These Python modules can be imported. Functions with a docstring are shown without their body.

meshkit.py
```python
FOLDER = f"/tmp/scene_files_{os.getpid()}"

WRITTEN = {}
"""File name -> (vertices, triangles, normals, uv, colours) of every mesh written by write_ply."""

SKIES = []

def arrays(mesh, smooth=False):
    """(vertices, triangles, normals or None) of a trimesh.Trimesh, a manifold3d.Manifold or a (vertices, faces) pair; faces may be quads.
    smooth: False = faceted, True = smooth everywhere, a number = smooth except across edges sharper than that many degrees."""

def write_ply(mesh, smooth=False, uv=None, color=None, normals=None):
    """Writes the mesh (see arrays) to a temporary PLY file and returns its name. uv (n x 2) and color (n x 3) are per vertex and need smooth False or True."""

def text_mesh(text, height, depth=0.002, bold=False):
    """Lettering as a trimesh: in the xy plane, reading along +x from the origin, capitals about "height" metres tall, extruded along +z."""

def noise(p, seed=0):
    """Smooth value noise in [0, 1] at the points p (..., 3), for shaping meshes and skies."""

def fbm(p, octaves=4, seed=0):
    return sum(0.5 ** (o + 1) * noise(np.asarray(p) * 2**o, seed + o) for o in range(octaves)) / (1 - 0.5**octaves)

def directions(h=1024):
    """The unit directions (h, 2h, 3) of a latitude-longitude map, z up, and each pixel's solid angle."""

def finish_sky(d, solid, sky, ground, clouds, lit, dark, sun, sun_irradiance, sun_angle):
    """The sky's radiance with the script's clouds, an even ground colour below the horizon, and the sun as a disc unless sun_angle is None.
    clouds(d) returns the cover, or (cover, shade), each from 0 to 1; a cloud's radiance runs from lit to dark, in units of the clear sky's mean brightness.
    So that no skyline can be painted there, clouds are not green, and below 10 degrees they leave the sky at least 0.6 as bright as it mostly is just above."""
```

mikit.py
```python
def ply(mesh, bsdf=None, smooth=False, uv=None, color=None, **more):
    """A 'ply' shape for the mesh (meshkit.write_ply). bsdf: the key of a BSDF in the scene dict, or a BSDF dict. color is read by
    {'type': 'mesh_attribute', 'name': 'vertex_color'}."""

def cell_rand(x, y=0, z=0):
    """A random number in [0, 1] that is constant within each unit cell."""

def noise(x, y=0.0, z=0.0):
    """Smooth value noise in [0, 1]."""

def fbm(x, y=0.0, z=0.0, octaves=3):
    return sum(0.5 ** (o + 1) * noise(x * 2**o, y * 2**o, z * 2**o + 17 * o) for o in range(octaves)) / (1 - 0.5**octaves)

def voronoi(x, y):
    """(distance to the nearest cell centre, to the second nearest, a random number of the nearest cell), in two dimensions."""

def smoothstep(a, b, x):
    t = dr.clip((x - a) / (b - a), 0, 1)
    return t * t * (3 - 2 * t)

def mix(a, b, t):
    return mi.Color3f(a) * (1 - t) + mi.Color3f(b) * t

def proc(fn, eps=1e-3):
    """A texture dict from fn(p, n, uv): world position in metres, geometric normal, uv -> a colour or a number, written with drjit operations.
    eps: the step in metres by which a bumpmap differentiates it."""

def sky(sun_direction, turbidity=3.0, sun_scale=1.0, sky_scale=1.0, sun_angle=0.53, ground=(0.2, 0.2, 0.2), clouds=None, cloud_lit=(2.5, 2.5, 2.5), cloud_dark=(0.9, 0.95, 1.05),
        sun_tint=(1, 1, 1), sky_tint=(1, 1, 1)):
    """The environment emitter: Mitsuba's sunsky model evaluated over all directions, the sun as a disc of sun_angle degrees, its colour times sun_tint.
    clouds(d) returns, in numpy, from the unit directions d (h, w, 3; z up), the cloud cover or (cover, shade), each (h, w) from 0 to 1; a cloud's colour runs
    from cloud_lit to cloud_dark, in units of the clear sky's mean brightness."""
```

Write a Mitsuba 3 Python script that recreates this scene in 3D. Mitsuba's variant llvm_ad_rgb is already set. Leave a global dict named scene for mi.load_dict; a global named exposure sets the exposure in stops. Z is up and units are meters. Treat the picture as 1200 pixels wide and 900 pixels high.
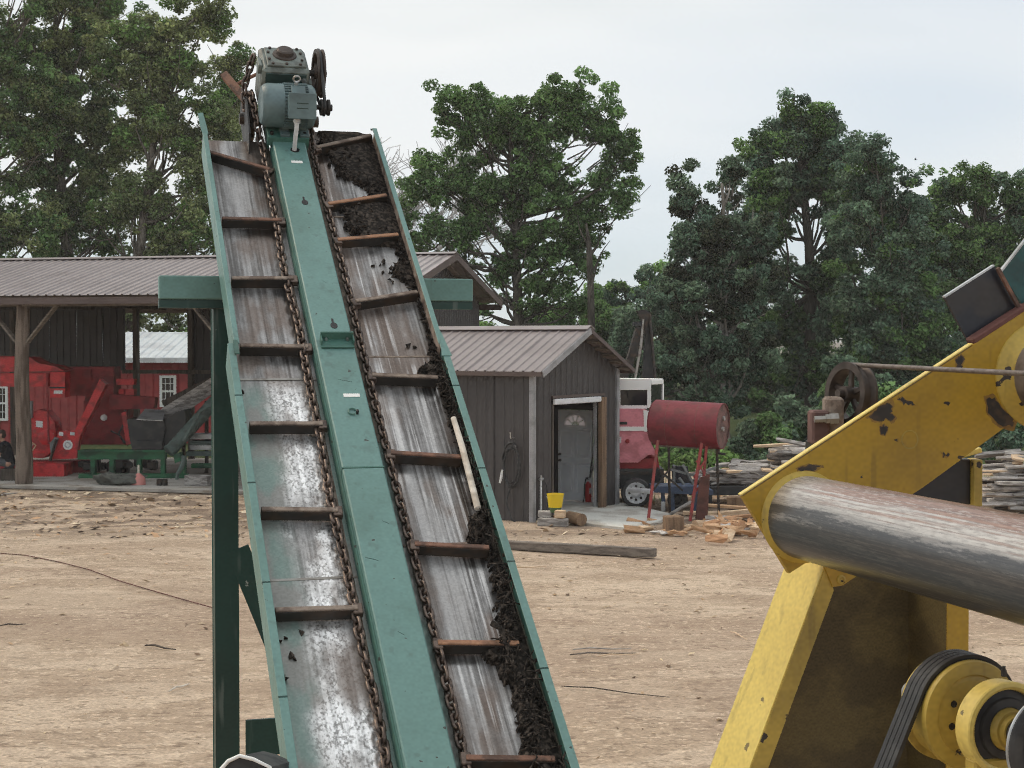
import math
import numpy as np, trimesh, drjit as dr, mitsuba as mi, mikit, meshkit
from shapely.geometry import Polygon
from scipy.spatial import ConvexHull, cKDTree

T = mi.ScalarTransform4f
scene, labels = {}, {}

# ------------------------------------------------------------------ camera, sky, exposure
CAM_Z, F = 3.65, 1800.0                      # eye height (m), focal length in pixels of the 1200-wide photograph
PITCH = math.atan(50 / F)
EYE = np.array([0, 0, CAM_Z])
FWD = np.array([0, math.cos(PITCH), -math.sin(PITCH)])
CUP = np.array([0, math.sin(PITCH), math.cos(PITCH)])
scene['camera'] = {'type': 'perspective', 'fov': math.degrees(2 * math.atan(600 / F)), 'fov_axis': 'x', 'near_clip': 0.1, 'far_clip': 3000.0,
                   'to_world': T().look_at(origin=EYE.tolist(), target=(EYE + FWD).tolist(), up=[0, 0, 1])}


def clouds(d):
    el = np.maximum(d[..., 2], 0.02)[..., None]
    q = np.concatenate([d[..., :2] / (el + 0.35) * np.array([1.4, 3.4]), 0 * el], -1) + np.array([9.636, 1.14, 5.0])
    a = meshkit.fbm(q, 5, 3)
    b = meshkit.fbm(q * 0.55 + 9.3, 4, 8)
    cover = np.clip(0.97 - 0.5 * np.clip(b - 0.46, 0, 1) / 0.3, 0.62, 1.0)
    return cover, np.clip((a - 0.40) * 2.2, 0, 0.6)


scene['sky'] = mikit.sky((-0.62, 0.22, 0.78), turbidity=4, sun_scale=0.26, sun_angle=22, clouds=clouds, cloud_lit=(2.5, 2.54, 2.52), cloud_dark=(1.9, 2.06, 2.1), ground=(0.25, 0.22, 0.18), sky_tint=(.92, 1.04, 1.02))
exposure = 1.85
HAZE = 0.0005                                # scattering per metre of the summer haze


# ------------------------------------------------------------------ helpers
def at(px, py, Y):
    """The point in the world at depth Y that the photograph shows at this pixel."""
    d = FWD + (px - 600) / F * np.array([1, 0, 0]) - (py - 450) / F * CUP
    return EYE + d * (Y / d[1])


def on_ground(px, py, z=0.0):
    d = FWD + (px - 600) / F * np.array([1, 0, 0]) - (py - 450) / F * CUP
    return EYE + d * ((z - CAM_Z) / d[2])


def on_plane(px, py, p0, n):
    d = FWD + (px - 600) / F * np.array([1, 0, 0]) - (py - 450) / F * CUP
    return EYE + d * (((p0 - EYE) @ n) / (d @ n))


def unit(a):
    a = np.asarray(a, float)
    return a / np.linalg.norm(a)


used = {}


def numbered(name):
    used[name] = used.get(name, -1) + 1
    return name if used[name] == 0 else f'{name}_{used[name]:03d}'


def thing(name, label=None, cat=None, group=None, kind=None):
    key = numbered(name)
    d = {}
    if label: d['label'] = label
    if cat: d['category'] = cat
    if group: d['group'] = group
    if kind: d['kind'] = kind
    labels[key] = d
    return key


def put(key, mesh, mat, smooth=35, **kw):
    """One entry of the scene under exactly this key."""
    scene[key] = skin_ply(mesh, mat, smooth, **kw)
    return key


def part(parent, name, mesh, mat, smooth=35, label=None, kind=None, **kw):
    key = numbered(parent + '__' + name)
    put(key, mesh, mat, smooth, **kw)
    if label or kind:
        labels[key] = {k: v for k, v in (('label', label), ('kind', kind)) if v}
    return key


def solo(name, label, cat, mesh, mat, smooth=35, group=None, kind=None, **kw):
    key = thing(name, label, cat, group, kind)
    return put(key, mesh, mat, smooth, **kw)


def struct(name, mesh, mat, smooth=35, **kw):
    key = numbered(name)
    labels[key] = {'kind': 'structure'}
    return put(key, mesh, mat, smooth, **kw)


def join(*ms):
    out = []
    for m in ms:
        out.extend(m if isinstance(m, (list, tuple)) else [m])
    return trimesh.util.concatenate(out)


def hull(pts):
    pts = np.asarray(pts, float)
    h = ConvexHull(pts)
    used_v = np.unique(h.simplices)
    remap = np.full(len(pts), -1); remap[used_v] = np.arange(len(used_v))
    f = remap[h.simplices]
    v = pts[used_v]
    nrm = np.cross(v[f[:, 1]] - v[f[:, 0]], v[f[:, 2]] - v[f[:, 0]])
    flip = (nrm * h.equations[:, :3]).sum(1) < 0
    f[flip] = f[flip][:, ::-1]
    return trimesh.Trimesh(v, f, process=False)


def box(c, h, ax=None, ch=0.0):
    """Box at centre c with half sizes h, along the axes ax (rows), its edges chamfered by ch."""
    c, h = np.asarray(c, float), np.asarray(h, float)
    ax = np.eye(3) if ax is None else np.asarray(ax, float)
    ch = min(ch, 0.45 * h.min())
    s = np.array([[x, y, z] for x in (-1, 1) for y in (-1, 1) for z in (-1, 1)], float)
    if ch > 0:
        pts = np.vstack([s * (h - ch * (1 - np.eye(3)[k])) for k in range(3)])
    else:
        pts = s * h
    return hull(pts @ ax + c)


def bar(p0, p1, w, h, up=(0, 0, 1), ch=0.0):
    """A rectangular bar from p0 to p1, w wide sideways and h high along up."""
    p0, p1 = np.asarray(p0, float), np.asarray(p1, float)
    d = unit(p1 - p0)
    s = np.cross(d, up)
    s = unit(s) if np.linalg.norm(s) > 1e-6 else np.array([1.0, 0, 0])
    u = np.cross(s, d)
    return box((p0 + p1) / 2, [np.linalg.norm(p1 - p0) / 2, w / 2, h / 2], [d, s, u], ch)


def tube(path, r, n=8, caps=True):
    path = np.asarray(path, float)
    r = np.broadcast_to(np.asarray(r, float), (len(path),))
    tan = np.gradient(path, axis=0)
    tan /= np.linalg.norm(tan, axis=1, keepdims=True) + 1e-12
    a = np.array([0, 0, 1.0]) if abs(tan[0, 2]) < 0.9 else np.array([1.0, 0, 0])
    x = unit(np.cross(tan[0], a))
    rings, ang = [], np.arange(n) * 2 * np.pi / n
    for i in range(len(path)):
        x = x - tan[i] * (x @ tan[i]); x = unit(x)
        y = np.cross(tan[i], x)
        rings.append(path[i] + r[i] * (np.cos(ang)[:, None] * x + np.sin(ang)[:, None] * y))
    v = np.vstack(rings)
    f = []
    i, j = np.arange(n), (np.arange(n) + 1) % n
    for k in range(len(path) - 1):
        o = k * n
        f += [np.stack([o + i, o + j, o + n + j], 1), np.stack([o + i, o + n + j, o + n + i], 1)]
    if caps:
        v = np.vstack([v, path[0], path[-1]])
        o = (len(path) - 1) * n
        f += [np.stack([j, i, i * 0 + len(v) - 2], 1), np.stack([o + i, o + j, i * 0 + len(v) - 1], 1)]
    return trimesh.Trimesh(v, np.vstack(f), process=False)


def cyl(p0, p1, r0, r1=None, n=24, bevel=0.0):
    p0, p1 = np.asarray(p0, float), np.asarray(p1, float)
    r1 = r0 if r1 is None else r1
    if bevel:
        d = unit(p1 - p0) * bevel
        m = tube([p0, p0 + d, p1 - d, p1], [r0 - bevel, r0, r1, r1 - bevel], n)
    else:
        m = tube([p0, p1], [r0, r1], n)
    return m


def lathe(c, axis, prof, n=40):
    """Revolve (distance along axis, radius) pairs about the axis through c; a closed profile gives a ring."""
    axis = unit(axis); c = np.asarray(c, float)
    a = np.array([0, 0, 1.0]) if abs(axis[2]) < 0.9 else np.array([1.0, 0, 0])
    x = unit(np.cross(axis, a)); y = np.cross(axis, x)
    ang = np.arange(n) * 2 * np.pi / n
    ring = np.cos(ang)[:, None] * x + np.sin(ang)[:, None] * y
    v = np.vstack([c + axis * d + max(r, 1e-5) * ring for d, r in prof])
    i, j = np.arange(n), (np.arange(n) + 1) % n
    f = []
    for k in range(len(prof) - 1):
        o = k * n
        f += [np.stack([o + i, o + j, o + n + j], 1), np.stack([o + i, o + n + j, o + n + i], 1)]
    m = trimesh.Trimesh(v, np.vstack(f), process=False)
    return m


def extrude(pts, vec):
    """A planar polygon in space (n x 3) extruded along vec."""
    pts, vec = np.asarray(pts, float), np.asarray(vec, float)
    n = unit(sum(np.cross(pts[i] - pts[0], pts[(i + 1) % len(pts)] - pts[0]) for i in range(len(pts))))
    x = unit(pts[1] - pts[0]); y = np.cross(n, x)
    p2 = np.stack([(pts - pts[0]) @ x, (pts - pts[0]) @ y], 1)
    poly = Polygon(p2)
    v2, f = trimesh.creation.triangulate_polygon(poly if poly.exterior.is_ccw else Polygon(p2[::-1]), engine='earcut')
    top = pts[0] + v2[:, :1] * x + v2[:, 1:2] * y
    m = len(pts)
    side_v, side_f = [], []
    for i in range(m):
        a, b = pts[i], pts[(i + 1) % m]
        o = len(side_v)
        side_v += [a, b, b + vec, a + vec]
        side_f += [[o, o + 1, o + 2], [o, o + 2, o + 3]]
    k = len(top)
    v = np.vstack([top, top + vec, side_v])
    f = np.vstack([f, f[:, ::-1] + k, np.array(side_f) + 2 * k])
    mesh = trimesh.Trimesh(v, f, process=True)
    mesh.merge_vertices(); mesh.fix_normals()
    return mesh


def cut(pix, Y, depth):
    """An outline that stands square to the view line at depth Y, its real thickness behind it."""
    return extrude([at(x, y, Y) for x, y in pix], [0, depth, 0])


def ribbed(o, d, up, n, width, h0, h1, pitch=0.2286, rib=0.02, start=0.0, hb=0.0, minor=True, thick=0.0):
    """A ribbed metal sheet: from o along d, rising along up from hb to a height that runs from h0 to h1; ribs stand out along n."""
    d, up, n = unit(d), unit(up), unit(n)
    xs = [(0, 0)]
    k0 = math.ceil((start - 0.02) / pitch)
    x = -((start) % pitch)
    while x < width + pitch:
        for dx, hh in ((-0.034, 0), (-0.016, rib), (0.016, rib), (0.034, 0)):
            xs.append((x + dx, hh))
        if minor:
            for q in (pitch / 3, 2 * pitch / 3):
                for dx, hh in ((-0.012, 0), (0, 0.005), (0.012, 0)):
                    xs.append((x + q + dx, hh))
        x += pitch
    xs = sorted([p for p in xs if 0 < p[0] < width] + [(0, 0), (width, 0)])
    v, f = [], []
    for x, hh in xs:
        p = np.asarray(o, float) + d * x + n * hh
        v += [p + up * hb, p + up * (h0 + (h1 - h0) * x / width)]
    for i in range(len(xs) - 1):
        a = 2 * i
        f += [[a, a + 2, a + 3], [a, a + 3, a + 1]]
    m = trimesh.Trimesh(np.array(v), np.array(f), process=False)
    if np.cross(d, up) @ n < 0:
        m.faces = m.faces[:, ::-1]
    if thick:
        m2 = trimesh.Trimesh(m.vertices - n * thick, m.faces[:, ::-1], process=False)
        m = join(m, m2)
    return m


# ------------------------------------------------------------------ materials
noise, fbm, smoothstep, mix, voronoi, proc = mikit.noise, mikit.fbm, mikit.smoothstep, mikit.mix, mikit.voronoi, mikit.proc


def C(*c):
    return mi.Color3f(*c)


def rgb(c):
    return {'type': 'rgb', 'value': list(c)}


PALETTE, KIND = {}, {'worn': [], 'chip': [], 'wood': []}


def worn(c, c2, sc=9.0, lo=0.45, hi=0.7, fine=60.0, amt=0.18):
    """Paint of one colour with grime c2 in uneven patches and a fine mottling."""
    return ('worn', [*c, *c2, sc, lo, hi, fine, amt])


def chipped(c, grime, metal_c, sc=11.0, lo=0.66):
    """Paint with grime, and bare metal where it has chipped off."""
    return ('chip', [*c, *grime, *metal_c, sc, lo])


def wood(c1, c2, fx=6.3, fz=21.0):
    return ('wood', [*c1, *c2, fx, fz])


def mat(name, color, rough=0.5, metal=0.0, bump=None, bscale=1.0, eps=2e-3, **kw):
    """A paint. Plain, worn, chipped and wooden ones share one BSDF per kind: each mesh carries its row of the kind's table in u."""
    if isinstance(color, tuple) and not isinstance(color[0], str):
        color = worn(color, color, amt=.04)
    if isinstance(color, tuple) and bump is None:
        k, row = color
        PALETTE[name] = (k, len(KIND[k]))
        KIND[k].append(row + [rough, metal])
        return name
    b = {'type': 'principled', 'base_color': color if isinstance(color, dict) else proc(lambda p, n, uv: mix(C(*color[1][:3]), C(*color[1][3:6]), smoothstep(.4, .75, fbm(p.x * 60, p.y * 60, p.z * 60, 4)))),
         'roughness': rough if isinstance(rough, dict) else float(rough), 'metallic': metal if isinstance(metal, dict) else float(metal), **kw}
    if bump is not None:
        b = {'type': 'bumpmap', 'tex': proc(bump, eps), 'scale': bscale, 'bsdf': b}
    scene[name] = {'type': 'twosided', 'bsdf': b}
    return name


def finish_materials():
    for k, rows in KIND.items():
        w = max(len(r) for r in rows)
        flat = mi.Float(np.array(rows, np.float32).ravel())

        def col(uv, j, flat=flat, w=w):
            return dr.gather(mi.Float, flat, mi.UInt32(uv.x + .5) * w + j)

        def c3(uv, j, col=col):
            return mi.Color3f(col(uv, j), col(uv, j + 1), col(uv, j + 2))

        if k == 'worn':
            def fn(p, n, uv, col=col, c3=c3):
                sc, lo, hi, fi, am = (col(uv, j) for j in range(6, 11))
                a = fbm(p.x * sc, p.y * sc, p.z * sc, 4)
                b = fbm(p.x * fi, p.y * fi, p.z * fi, 2)
                return mix(c3(uv, 0), c3(uv, 3), smoothstep(lo, hi, a) * .8) * (1 - am + 2 * am * b)
        elif k == 'chip':
            def fn(p, n, uv, col=col, c3=c3):
                sc, lo = col(uv, 9), col(uv, 10)
                a = fbm(p.x * sc, p.y * sc, p.z * sc, 5)
                g = fbm(p.x * 3 + 5, p.y * 3, p.z * 3 + 2, 4)
                base = mix(c3(uv, 0), c3(uv, 3), smoothstep(.42, .75, g) * .55) * (.9 + .2 * noise(p.x * 90, p.y * 90, p.z * 90))
                streak = smoothstep(.6, .8, fbm(p.x * 30, p.y * 30, p.z * 2.5, 3)) * .25
                return mix(base, c3(uv, 6), dr.maximum(smoothstep(lo, lo + .02, a), streak))
        else:
            def fn(p, n, uv, col=col, c3=c3):
                fx, fz = col(uv, 6), col(uv, 7)
                return mix(c3(uv, 0), c3(uv, 3), smoothstep(.35, .68, fbm(p.x * fx, p.y * fx, p.z * fz, 4))) * (.85 + .3 * noise(p.x * 40, p.y * 40, p.z * 60))
        scene['paint_' + k] = {'type': 'twosided', 'bsdf': {'type': 'principled', 'base_color': proc(fn), 'roughness': proc(lambda p, n, uv, col=col, w=w: col(uv, w - 2)), 'metallic': proc(lambda p, n, uv, col=col, w=w: col(uv, w - 1))}}


def skin_ply(mesh, m, smooth=35, **kw):
    """mikit.ply with a paint from the table or a BSDF of the scene."""
    if m not in PALETTE:
        return mikit.ply(mesh, m, smooth, **kw)
    k, row = PALETTE[m]
    if smooth is not False and smooth is not True:
        mesh, smooth = trimesh.graph.smooth_shade(mesh, angle=math.radians(smooth), facet_minarea=None), True
    return mikit.ply(mesh, 'paint_' + k, smooth, uv=np.tile([float(row), 0.0], (len(mesh.vertices), 1)), **kw)


# the conveyor's own directions, needed by its metal
U3, V3 = unit([-0.22557282, 0.75560532, 0.61496138]), unit([0.95821241, 0.28605763, 0.0])
W3 = np.cross(V3, U3)
P0 = np.array([-0.31344417, 5.89542554, 2.00092992])


def st(p):
    q = p - mi.Point3f(*P0.tolist())
    return (q.x * U3[0] + q.y * U3[1] + q.z * U3[2], q.x * V3[0] + q.y * V3[1] + q.z * V3[2])


def ground_color(p, n, uv):
    big = fbm(p.x * 0.23, p.y * 0.45, 0, 4)
    mid = fbm(p.x * 1.3 + 7, p.y * 2.6, 0, 4)
    fine = fbm(p.x * 9, p.y * 16, 3, 4)
    tiny = noise(p.x * 45, p.y * 60, 1)
    c = mix(C(.38, .29, .212), C(.48, .38, .285), smoothstep(.42, .62, mid))
    c = mix(c, C(.32, .235, .175), smoothstep(.5, .72, big) * .6)
    c = mix(c, C(.20, .145, .105), smoothstep(.56, .74, fine) * .6)
    c = mix(c, C(.64, .52, .39), smoothstep(.60, .78, fbm(p.x * 14 + 31, p.y * 22, 9, 3)) * .55)
    rut = smoothstep(.50, .66, fbm(p.x * .16 + 3, p.y * 1.1 + .5 * noise(p.x * .3, p.y * .3, 2), 6, 4))
    c = mix(c, C(.30, .22, .16), rut * .35)
    c = mix(c, C(.54, .44, .335), smoothstep(.52, .7, fbm(p.x * .5, p.y * 1.3, 11, 4)) * .3)
    churn = smoothstep(27., 31., p.y) * (1 - smoothstep(38., 41., p.y))
    c = mix(c, C(.17, .125, .095), churn * smoothstep(.40, .58, fbm(p.x * 1.6, p.y * 2.2, 4, 4)) * .8)
    c = c * (.82 + .36 * tiny)
    grass = smoothstep(.35, .6, fbm(p.x * .4, p.y * .4, 2, 3) + smoothstep(39., 52., p.y) * .6 - .15)
    g = mix(C(.035, .055, .022), C(.07, .085, .035), fbm(p.x * 5, p.y * 5, 0, 3))
    return mix(c, g, grass * smoothstep(36., 44., p.y))


mat('mat_ground', proc(ground_color), .95, bump=lambda p, n, uv: fbm(p.x * 11, p.y * 13, 0, 4) + .3 * noise(p.x * 60, p.y * 60, 0), bscale=.035, eps=6e-3, specular=.15)
mat('mat_concrete', worn((.50, .49, .45), (.33, .30, .26), 2.5), .85)
mat('mat_slab', worn((.33, .31, .28), (.20, .17, .14), 2.5), .9)
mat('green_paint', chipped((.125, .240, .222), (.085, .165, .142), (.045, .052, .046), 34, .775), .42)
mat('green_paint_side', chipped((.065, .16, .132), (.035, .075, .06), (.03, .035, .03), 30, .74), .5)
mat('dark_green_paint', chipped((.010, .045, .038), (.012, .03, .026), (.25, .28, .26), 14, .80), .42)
mat('machine_green', worn((.02, .13, .055), (.015, .05, .03), 4), .5)
mat('motor_paint', worn((.13, .19, .20), (.075, .11, .115), 8, .4, .75, 60, .12), .45)
mat('gearbox_paint', worn((.16, .19, .175), (.06, .065, .055), 14, .4, .65, 60, .2), .5)
mat('gearbox_dark', worn((.025, .05, .045), (.015, .025, .022), 14), .5)
mat('rust_bar', worn((.20, .105, .072), (.07, .045, .036), 20, .4, .65, 90, .3), .8)
mat('rust_orange', worn((.33, .175, .105), (.13, .075, .05), 20, .45, .7, 90, .25), .8)
mat('rust_dust', worn((.25, .20, .165), (.10, .07, .055), 20, .4, .65, 90, .25), .8)
mat('chain_steel', worn((.155, .115, .095), (.05, .037, .032), 40, .4, .6, 200, .25), .36, .6)
mat('dark_steel', worn((.035, .032, .03), (.07, .045, .03), 12), .55, .3)
mat('bare_steel', worn((.33, .32, .30), (.16, .13, .11), 12), .4, .6)
mat('bright_steel', worn((.55, .55, .55), (.3, .28, .26), 20), .3, .8)
mat('white_paint', (.78, .78, .76), .5)
mat('white_trim', worn((.70, .71, .72), (.5, .5, .5), 4), .5)
mat('black_rubber', worn((.022, .022, .024), (.05, .05, .05), 12), .55)
mat('rust_yellow', worn((.22, .125, .022), (.14, .075, .022), 40), .6)
mat('bare_patch', worn((.022, .019, .018), (.07, .045, .03), 30), .6)
mat('black_plain', (.012, .012, .013), .5)
mat('yellow_paint', chipped((.355, .215, .018), (.20, .118, .022), (.022, .018, .016), 16, .775), .42)  # yellow darkened evenly for faces that stand in shade
mat('yellow_light', chipped((.67, .515, .14), (.50, .36, .085), (.20, .15, .06), 14, .76), .42)  # paler copy: light on edge and leg side put into paint; bearing ring truly pale
mat('yellow_dirty', chipped((.43, .30, .055), (.085, .065, .035), (.03, .022, .018), 18, .71), .5)  # grime on wheels and welds; on the slanted leg front, painted shade
mat('web_brown', worn((.10, .074, .028), (.055, .04, .018), 7, .4, .65, 160, .35), .7)  # brown stands for shade on the recessed web and inner leg side
mat('box_dark', worn((.016, .018, .026), (.03, .024, .022), 10), .35)
mat('teal_dark', worn((.012, .075, .075), (.01, .04, .042), 10), .4)
mat('cable_steel', worn((.24, .20, .175), (.13, .105, .09), 60, .4, .6), .5, .6)
mat('sheave_iron', worn((.085, .068, .060), (.04, .032, .028), 16), .55, .5)
mat('muck', worn((.026, .023, .021), (.095, .078, .066)), .95,
    bump=lambda p, n, uv: fbm(p.x * 90, p.y * 90, p.z * 90, 3), bscale=.02, specular=.1)


def deck_wear_glare(p):
    s, t = st(p)
    lane = smoothstep(-.44, -.30, t + .16 * (fbm(s * 2.2, t * 4, 3, 3) - .5)) * (1 - smoothstep(-.17, -.13, t))
    right = smoothstep(.13, .2, t)
    patch = smoothstep(.36, .60, fbm(s * 3.4, t * 6.5, 1, 5))
    crust = fbm(s * 95, t * 120, 6, 4)
    low = 1 - smoothstep(2.3, 2.55, s)
    return s, t, lane, right, patch, crust, low


def deck_color(p, n, uv):
    s, t, lane, right, patch, crust, low = deck_wear_glare(p)
    streak = fbm(s * 1.7, t * 85, 2, 4)
    broad = fbm(s * .9, t * 16, 8, 3)
    scuff = fbm(s * 34, t * 60, 12, 4)
    grey = mix(C(.125, .118, .115), C(.38, .375, .375), smoothstep(.32, .68, streak * .5 + broad * .38 + scuff * .12))
    grey = mix(grey, C(.155, .112, .09), smoothstep(.42, .68, fbm(s * 3, t * 9, 5, 4)) * .7)
    worn_glare = mix(C(.34, .335, .33), C(.97, .97, .97), smoothstep(.30, .56, crust * .7 + scuff * .3)) * (.75 + .25 * smoothstep(.3, .6, streak))  # worn steel; sky glare is also put into this brightness
    green = mix(C(.20, .275, .25), C(.25, .25, .235), smoothstep(.35, .65, fbm(s * 5, t * 9, 4, 4)))
    left = mix(mix(grey, green, low * (1 - lane)), worn_glare, low * lane * (.12 + .88 * patch))
    rc = mix(grey, C(.66, .65, .64), smoothstep(.48, .74, streak) * .6 * patch)
    rc = mix(rc, C(.21, .15, .115), (1 - smoothstep(.16, .24, t)) * .6)
    c = mix(left, rc, right)
    return c * (.88 + .24 * noise(s * 130, t * 130, 0))


def deck_rough(p, n, uv):
    s, t, lane, right, patch, crust, low = deck_wear_glare(p)
    return .38 - .14 * patch * dr.maximum(lane, right) + .2 * (fbm(s * 20, t * 30, 2, 3) - .5)


def deck_metal(p, n, uv):
    s, t, lane, right, patch, crust, low = deck_wear_glare(p)
    return dr.clip(.45 + .45 * patch * dr.maximum(lane, right), 0, .9)


mat('deck_steel', proc(deck_color), proc(deck_rough), proc(deck_metal))

PIPE_A, PIPE_B = at(942, 606, 5.15), at(1210, 653, 3.93)
PD = unit((PIPE_B - PIPE_A) * np.array([1, 1, 0]))     # along the pipes, towards the eye
PE = np.array([-PD[1], PD[0], 0])                      # across, to the right


def pipe_color(p, n, uv):
    q = p - mi.Point3f(*PIPE_A.tolist())
    a = q.x * PD[0] + q.y * PD[1]
    ang = dr.atan2(-(q.x * PE[0] + q.y * PE[1]), q.z)          # 0 on top, growing down the left side
    streak = fbm(a * 4.0, ang * 34, 4, 5)
    flake = fbm(a * 34, ang * 26, 9, 5)
    soft = fbm(a * 1.4, ang * 4, 7, 4)
    rust = mix(C(.36, .215, .165), C(.22, .13, .10), smoothstep(.35, .68, streak))
    rust = mix(rust, C(.56, .48, .43), smoothstep(.48, .72, flake * .6 + streak * .4) * .6)
    steel = mix(C(.31, .29, .275), C(.58, .555, .525), smoothstep(.27, .74, streak * .55 + flake * .45))  # pale grey band carries a painted highlight
    dark = mix(C(.10, .102, .108), C(.17, .165, .16), smoothstep(.40, .85, streak * .6 + flake * .4))  # shade of the underside put into the colour
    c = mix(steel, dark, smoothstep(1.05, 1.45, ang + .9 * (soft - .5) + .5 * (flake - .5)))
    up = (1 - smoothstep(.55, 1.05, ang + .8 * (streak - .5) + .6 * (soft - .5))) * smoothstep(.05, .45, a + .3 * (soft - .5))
    return mix(c, rust, up * .92)


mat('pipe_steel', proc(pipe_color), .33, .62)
mat('pipe_steel_worn', worn((.20, .17, .155), (.10, .075, .065), 10), .45, .4)


mat('post_wood', wood((.19, .15, .12), (.095, .068, .052), 16, 1.6), .85)
mat('frame_wood', wood((.20, .17, .14), (.12, .10, .082)), .85)
mat('grey_wood', wood((.36, .34, .32), (.17, .155, .145)), .9)
mat('pale_wood', wood((.52, .49, .46), (.28, .255, .235)), .9)
mat('dark_wood', wood((.10, .08, .065), (.05, .042, .035), 18, 2), .9)
mat('fresh_wood', wood((.58, .38, .23), (.40, .24, .13)), .85)
mat('fresh_wood_pale', wood((.66, .50, .34), (.50, .35, .22)), .85)
mat('orange_wood', wood((.50, .29, .16), (.36, .19, .10)), .85)
mat('jamb_wood', wood((.24, .155, .095), (.15, .095, .06), 20, 1.6), .85)
mat('timber_wood', wood((.20, .17, .145), (.12, .10, .085)), .9)
mat('bark', wood((.085, .07, .055), (.19, .165, .14), 6, 1.6), .95)
mat('bark_dark', wood((.055, .046, .038), (.11, .095, .08), 6, 1.6), .95)
mat('bark_pale', wood((.17, .15, .13), (.36, .33, .30), 6, 1.6), .95)
mat('twig_pale', (.46, .44, .43), .95)
mat('wall_brown', worn((.060, .054, .054), (.048, .042, .042), 1.2, .4, .7, 14, .10), .5)
mat('roof_mauve', worn((.275, .238, .232), (.23, .195, .188), 1.5, .4, .7, 10, .06), .36)
mat('fascia_brown', worn((.10, .07, .062), (.075, .052, .046), 2), .5)
mat('trim_grey', worn((.30, .30, .31), (.2, .2, .2), 4), .5)
mat('wall_inside', worn((.05, .048, .05), (.035, .033, .035), 2), .7)
mat('barn_red', worn((.37, .055, .055), (.26, .04, .04), 1.5, .4, .7, 12, .1), .5)
mat('barn_roof', worn((.62, .66, .68), (.5, .52, .54), 1.5), .45)
mat('glass_pane', (.012, .015, .018), .08)
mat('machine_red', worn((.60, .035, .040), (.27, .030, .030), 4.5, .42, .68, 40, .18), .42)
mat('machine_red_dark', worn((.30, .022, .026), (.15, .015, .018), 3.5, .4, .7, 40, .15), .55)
mat('machine_grey', worn((.20, .215, .215), (.10, .105, .10), 4), .5)
mat('machine_black', worn((.022, .024, .026), (.045, .043, .04), 4), .55)
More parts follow.
